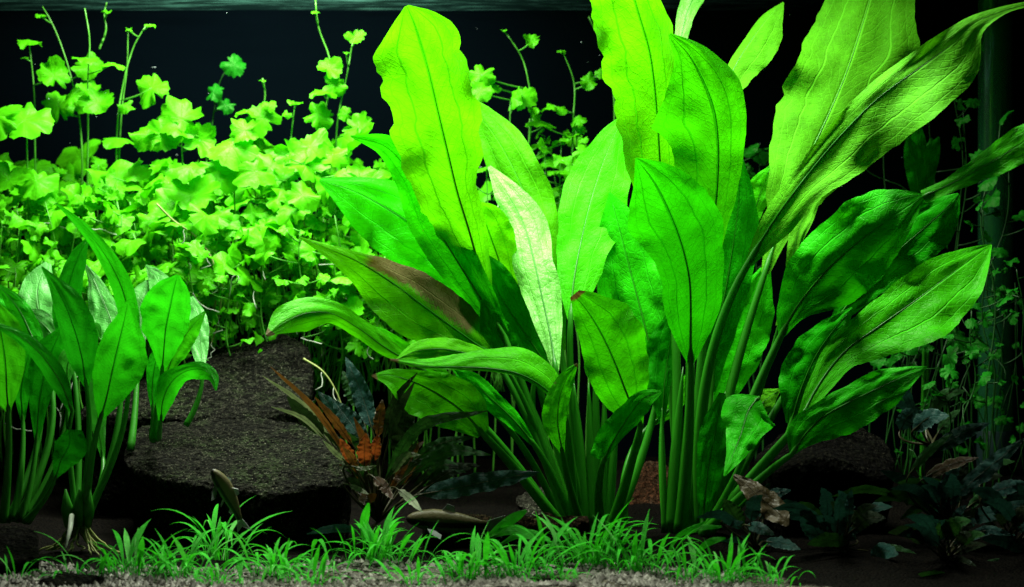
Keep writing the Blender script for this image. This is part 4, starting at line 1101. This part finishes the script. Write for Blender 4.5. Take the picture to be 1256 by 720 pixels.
def clump(px, D, n_big, n_small, spread, hgt, label, seed, lean=0.0):
    r = random.Random(seed)
    b = ground_at(px, D, 0); b.z = gz(b.x, b.y) - 0.001
    t = thing('turf_grass', b, label, 'grass', 'tufts of turf grass along the front')
    def mat4(big):
        an = r.uniform(0, 6.28); rr = abs(r.gauss(0, 0.55)) * spread
        p = Vector((math.cos(an) * rr * 1.5, math.sin(an) * rr * 0.6, 0))
        p.z = gz(b.x + p.x, b.y + p.y) - b.z - 0.002
        yaw = an + r.gauss(0, 0.9)
        L = hgt * (r.uniform(0.6, 1.45) if big else r.uniform(0.35, 0.85))
        wd = r.uniform(0.65, 1.2) * (0.045 / max(hgt, 0.03)) ** 0.5
        return Matrix.Translation(p) @ Matrix.Rotation(yaw, 4, 'Z') @ Matrix.Rotation(r.uniform(0.0, 0.6), 4, 'Y') @ Matrix.Diagonal((L, L * wd, L, 1))
    for k in range(n_big):
        o = bpy.data.objects.new('leaf', BM[(r.randrange(8), 'grass_pale' if r.random() < 0.14 else 'grass')])
        C.objects.link(o); o.parent = t
        o.matrix_local = mat4(True)
    vs, fs, uvs = [], [], []
    for k in range(n_small):
        m = mat4(False); V, Fc, U = BR[r.randrange(8)]
        q = len(vs)
        vs.extend(m @ Vector(v) for v in V); uvs.extend(U); fs.extend(tuple(q + i for i in f) for f in Fc)
    me = link_mesh('short_leaves', vs, fs, M['grass'], None, uvs)
    me.parent = t; me['kind'] = 'stuff'
for i, a in enumerate([
    (160, 1.245, 34, 34, 0.022, 0.040, 'turf grass tuft spilling over the black pebble'),
    (215, 1.260, 34, 34, 0.020, 0.042, 'turf grass tuft under the fish that climbs the slab front'),
    (265, 1.330, 24, 14, 0.012, 0.056, 'taller turf grass tuft with broad upright blades touching the climbing fish'),
    (340, 1.260, 32, 30, 0.018, 0.045, 'turf grass tuft below the black slab front'),
    (385, 1.225, 24, 26, 0.018, 0.030, 'low turf grass tuft on pale gravel beneath the slab'),
    (462, 1.290, 42, 36, 0.020, 0.050, 'turf grass tuft growing by the brown crypt'),
    (575, 1.245, 36, 34, 0.018, 0.042, 'turf grass tuft beside the driftwood branch'),
    (632, 1.250, 40, 40, 0.020, 0.044, 'turf grass tuft over the end of the driftwood branch'),
    (728, 1.300, 54, 60, 0.024, 0.050, 'dense turf grass tuft at the foot of the brown-blotched sword plant'),
    (778, 1.270, 34, 36, 0.020, 0.042, 'turf grass tuft between the feet of the two sword plants'),
    (885, 1.235, 46, 42, 0.024, 0.040, 'turf grass tuft at the foot of the large sword plant'),
    (690, 1.222, 14, 18, 0.014, 0.024, 'sparse low turf grass on the open pale gravel'),
    (90, 1.240, 12, 12, 0.026, 0.034, 'few arching turf grass blades by the loose roots'),
    (505, 1.225, 16, 22, 0.020, 0.026, 'thin low turf grass sprouting near the crypt tuft'),
    (945, 1.225, 14, 16, 0.018, 0.030, 'thin turf grass tuft below the dead leaf'),
    (265, 1.218, 18, 22, 0.020, 0.026, 'low turf grass sprouting on gravel below the climbing fish'),
    (20, 1.232, 7, 6, 0.022, 0.030, 'few turf grass blades on gravel under the small dark stone')]):
    clump(a[0], a[1], a[2], a[3], a[4], a[5], a[6], 100 + i)
# single runners with one long blade
def sprig(label, lvs):
    b = at(lvs[0][0][0][0], lvs[0][0][0][1], lvs[0][1])
    t = thing('grass_runner', b, label, 'grass')
    for pts, D, w in lvs:
        P = catmull([(p[0], p[1], 0, 0) for p in pts], 9)
        rows = [(P[k][0], P[k][1], w * (0.2 + 0.8 * max(0, math.sin(math.pi * (k / 8) ** 1.6))) + 0.3, w * (0.2 + 0.8 * max(0, math.sin(math.pi * (k / 8) ** 1.6))) + 0.3) for k in range(9)]
        leaf(t, rows, (D, D - 0.02), 'grass', None, (0.3, -0.2), 0.05, 1.5, 'petiole_b', n=16, m=2, ragged=0.0)
sprig('single long grass runner rising by the driftwood', [([(592,662),(615,645),(646,626)], 1.36, 6), ([(600,660),(630,650),(655,660)], 1.37, 7), ([(610,670),(640,655),(675,662)], 1.37, 6)])
sprig('single upright blade of grass below the orange crypt leaves', [([(447,672),(446,645),(452,617)], 1.33, 5)])
sprig('thin runner blades arching between sword plant and crypt rosette', [([(815,690),(830,660),(865,640)], 1.32, 3), ([(830,672),(850,650),(885,646)], 1.32, 3), ([(845,690),(870,665),(890,660)], 1.31, 4)])

# ------------------------------------------------------------------ fish
def fish_mat():
    g = NT('fish_skin')
    tc = g.n('TexCoord'); sep = g.n('SeparateXYZ'); g.l(tc.outputs['Object'], sep.inputs[0])
    z = g.math('ADD', sep.outputs[2], g.math('MULTIPLY_ADD', g.noise(tc.outputs['Object'], 60, 2), 0.03, -0.015))
    top = g.sstep(z, 0.018, 0.035)
    low = g.math('SUBTRACT', 1.0, g.sstep(z, -0.040, -0.020))
    col = g.mix(top, (0.008, 0.008, 0.006), (0.075, 0.068, 0.03))
    col = g.mix(low, col, (0.09, 0.12, 0.08))
    sc_ = g.n('TexVoronoi'); g.l(tc.outputs['Object'], sc_.inputs['Vector']); sc_.inputs['Scale'].default_value = 38
    pr = g.n('BsdfPrincipled'); g.l(col, pr.inputs['Base Color']); pr.inputs['Roughness'].default_value = 0.45; pr.inputs['Specular IOR Level'].default_value = 0.2
    bp = g.n('Bump'); bp.inputs['Strength'].default_value = 0.3; bp.inputs['Distance'].default_value = 0.0005
    g.l(sc_.outputs['Distance'], bp.inputs['Height']); g.l(bp.outputs[0], pr.inputs['Normal'])
    g.l(pr.outputs[0], g.out.inputs[0])
    return g.m
def fin_mat():
    g = NT('fish_fin')
    pr = g.n('BsdfPrincipled'); pr.inputs['Base Color'].default_value = (0.16, 0.20, 0.18, 1); pr.inputs['Roughness'].default_value = 0.4
    tr = g.n('BsdfTransparent')
    mx = g.n('MixShader'); mx.inputs[0].default_value = 0.35
    g.l(pr.outputs[0], mx.inputs[1]); g.l(tr.outputs[0], mx.inputs[2]); g.l(mx.outputs[0], g.out.inputs[0])
    return g.m
M['fish'] = fish_mat(); M['fin'] = fin_mat(); M['eye'] = plain('fish_eye', (0.01, 0.01, 0.01), 0.15, 0.8)
def fish(label, head, tail, D_head, D_tail, up, bend=0.0):
    H = at(head[0], head[1], D_head); T = at(tail[0], tail[1], D_tail)
    L = (H - T).length
    x = (H - T).normalized(); u = Vector(up); y = u.cross(x).normalized(); z = x.cross(y)
    t = thing('fish', T, label, 'fish', 'striped fish')
    t.rotation_euler = Matrix((x, y, z)).transposed().to_euler()
    t.scale = (L, L, L)
    def put(name, vs, fs, mat):
        o = link_mesh(name, vs, fs, mat)
        o.parent = t
        return o
    prof = [(1.0,0.008,0.010,0.0),(0.98,0.030,0.032,0.0),(0.94,0.052,0.050,0.004),(0.86,0.078,0.066,0.006),(0.74,0.098,0.074,0.008),(0.60,0.098,0.070,0.006),(0.45,0.082,0.055,0.004),(0.32,0.060,0.036,0.002),(0.24,0.044,0.022,0.0),(0.18,0.042,0.012,0.0)]
    S = 14; vs, fs = [], []
    cy = lambda px: bend * (px - 0.6) ** 2
    for px, h, w, dz in prof:
        for k in range(S):
            a = 2 * math.pi * k / S
            vs.append((px, cy(px) + 1.25 * w * math.cos(a), dz + 1.2 * h * math.sin(a)))
    for i in range(len(prof) - 1):
        for k in range(S):
            k2 = (k + 1) % S
            fs.append((i*S+k, (i+1)*S+k, (i+1)*S+k2, i*S+k2))
    fs.append(tuple(range(S))); fs.append(tuple(reversed(range((len(prof)-1)*S, len(prof)*S))))
    put('body', vs, fs, M['fish'])
    def fin(name, pts):
        n = len(pts); th = 0.003
        vs = [(p[0], p[1] + cy(p[0]) - th, p[2]) for p in pts] + [(p[0], p[1] + cy(p[0]) + th, p[2]) for p in pts]
        fs = [tuple(range(n)), tuple(reversed(range(n, 2*n)))] + [(i, (i+1) % n, n + (i+1) % n, n + i) for i in range(n)]
        o = link_mesh(name, vs, fs, M['fin'], smooth=False); o.parent = t
    fin('tail_fin', [(0.20,0,0.035),(0.12,0,0.075),(0.0,0,0.125),(0.02,0,0.09),(0.075,0,0.0),(0.02,0,-0.09),(0.0,0,-0.125),(0.12,0,-0.075),(0.20,0,-0.035)])
    fin('dorsal_fin', [(0.66,0,0.098),(0.60,0,0.20),(0.53,0,0.175),(0.50,0,0.088)])
    fin('anal_fin', [(0.38,0,-0.06),(0.32,0,-0.13),(0.28,0,-0.11),(0.30,0,-0.05)])
    for sgn in (1, -1):
        fin('pectoral_fin', [(0.80, sgn*0.06, -0.03),(0.76, sgn*0.20, -0.05),(0.66, sgn*0.30, -0.06),(0.64, sgn*0.20, -0.06),(0.76, sgn*0.06, -0.04)])
        fin('pelvic_fin', [(0.56, sgn*0.04, -0.07),(0.50, sgn*0.09, -0.12),(0.45, sgn*0.11, -0.13),(0.50, sgn*0.05, -0.08)])
        ev, ef = [], []
        bm = bmesh.new(); bmesh.ops.create_icosphere(bm, subdivisions=2, radius=0.017, matrix=Matrix.Translation((0.915, sgn*0.050, 0.018)))
        me = bpy.data.meshes.new('eye'); bm.to_mesh(me); bm.free(); me.materials.append(M['eye'])
        o = bpy.data.objects.new('eye', me); C.objects.link(o); o.parent = t
    return t
fish('slim striped fish rising before the dark front of the lava slab', (262, 574), (303, 648), 1.32, 1.335, (0.95, -0.60, 0.5), 0.25)
fish('slim striped fish resting level above the driftwood behind the grass', (498, 636), (618, 646), 1.375, 1.385, (0.0, -0.30, 1.0), 0.0)

# ------------------------------------------------------------------ glass tube, floating bits
def gtube():
    vs, fs = [], []
    D = 1.80
    top = at(1221, -40, D); 
    n = 24; S = 32
    r = 21 * D / F
    for i in range(n):
        z = 0.06 + (SURF + 0.05 - 0.06) * i / (n - 1)
        for k in range(S):
            a = 2 * math.pi * k / S
            vs.append((top.x + r * math.cos(a), D + r * math.sin(a), z))
    for i in range(n - 1):
        for k in range(S):
            k2 = (k + 1) % S
            fs.append((i*S+k, i*S+k2, (i+1)*S+k2, (i+1)*S+k))
    t = thing('filter_tube', (top.x, D, 0.05), 'upright green glass filter tube standing in the shaded corner', 'tube')
    link_mesh('tube_wall', vs, fs, M['pipe'], t)
    vs, fs = [], []
    for z, rr in ((0.01, r*0.9), (0.012, r*1.08), (0.058, r*1.08), (0.064, r*1.0)):
        for k in range(S):
            a = 2 * math.pi * k / S
            vs.append((top.x + rr * math.cos(a), D + rr * math.sin(a), z))
    for i in range(3):
        for k in range(S):
            k2 = (k + 1) % S
            fs.append((i*S+k, i*S+k2, (i+1)*S+k2, (i+1)*S+k))
    fs.append(tuple(range(S)))
    link_mesh('tube_strainer', vs, fs, M['rim'], t)
gtube()
def specks():
    vs, fs = [], []
    r = random.Random(12)
    for k in range(34):
        p = at(r.uniform(0, 1150), r.uniform(14, 250), r.uniform(1.70, 1.88))
        if r.random() < 0.3:
            d = Vector((r.uniform(-1, 1), 0, r.uniform(-0.4, 0.4))) * r.uniform(0.002, 0.007)
        else:
            d = Vector((0.0004, 0, 0.0003))
        tube(vs, fs, [p, p + d * 0.5 + Vector((0, 0, 0.0004)), p + d], [0.00022, 0.00026, 0.00015], 4)
    o = link_mesh('suspended_specks', vs, fs, M['speck'])
    tag(o, 'fine pale specks drifting in the water before the black glass', 'specks', kind='stuff')
specks()
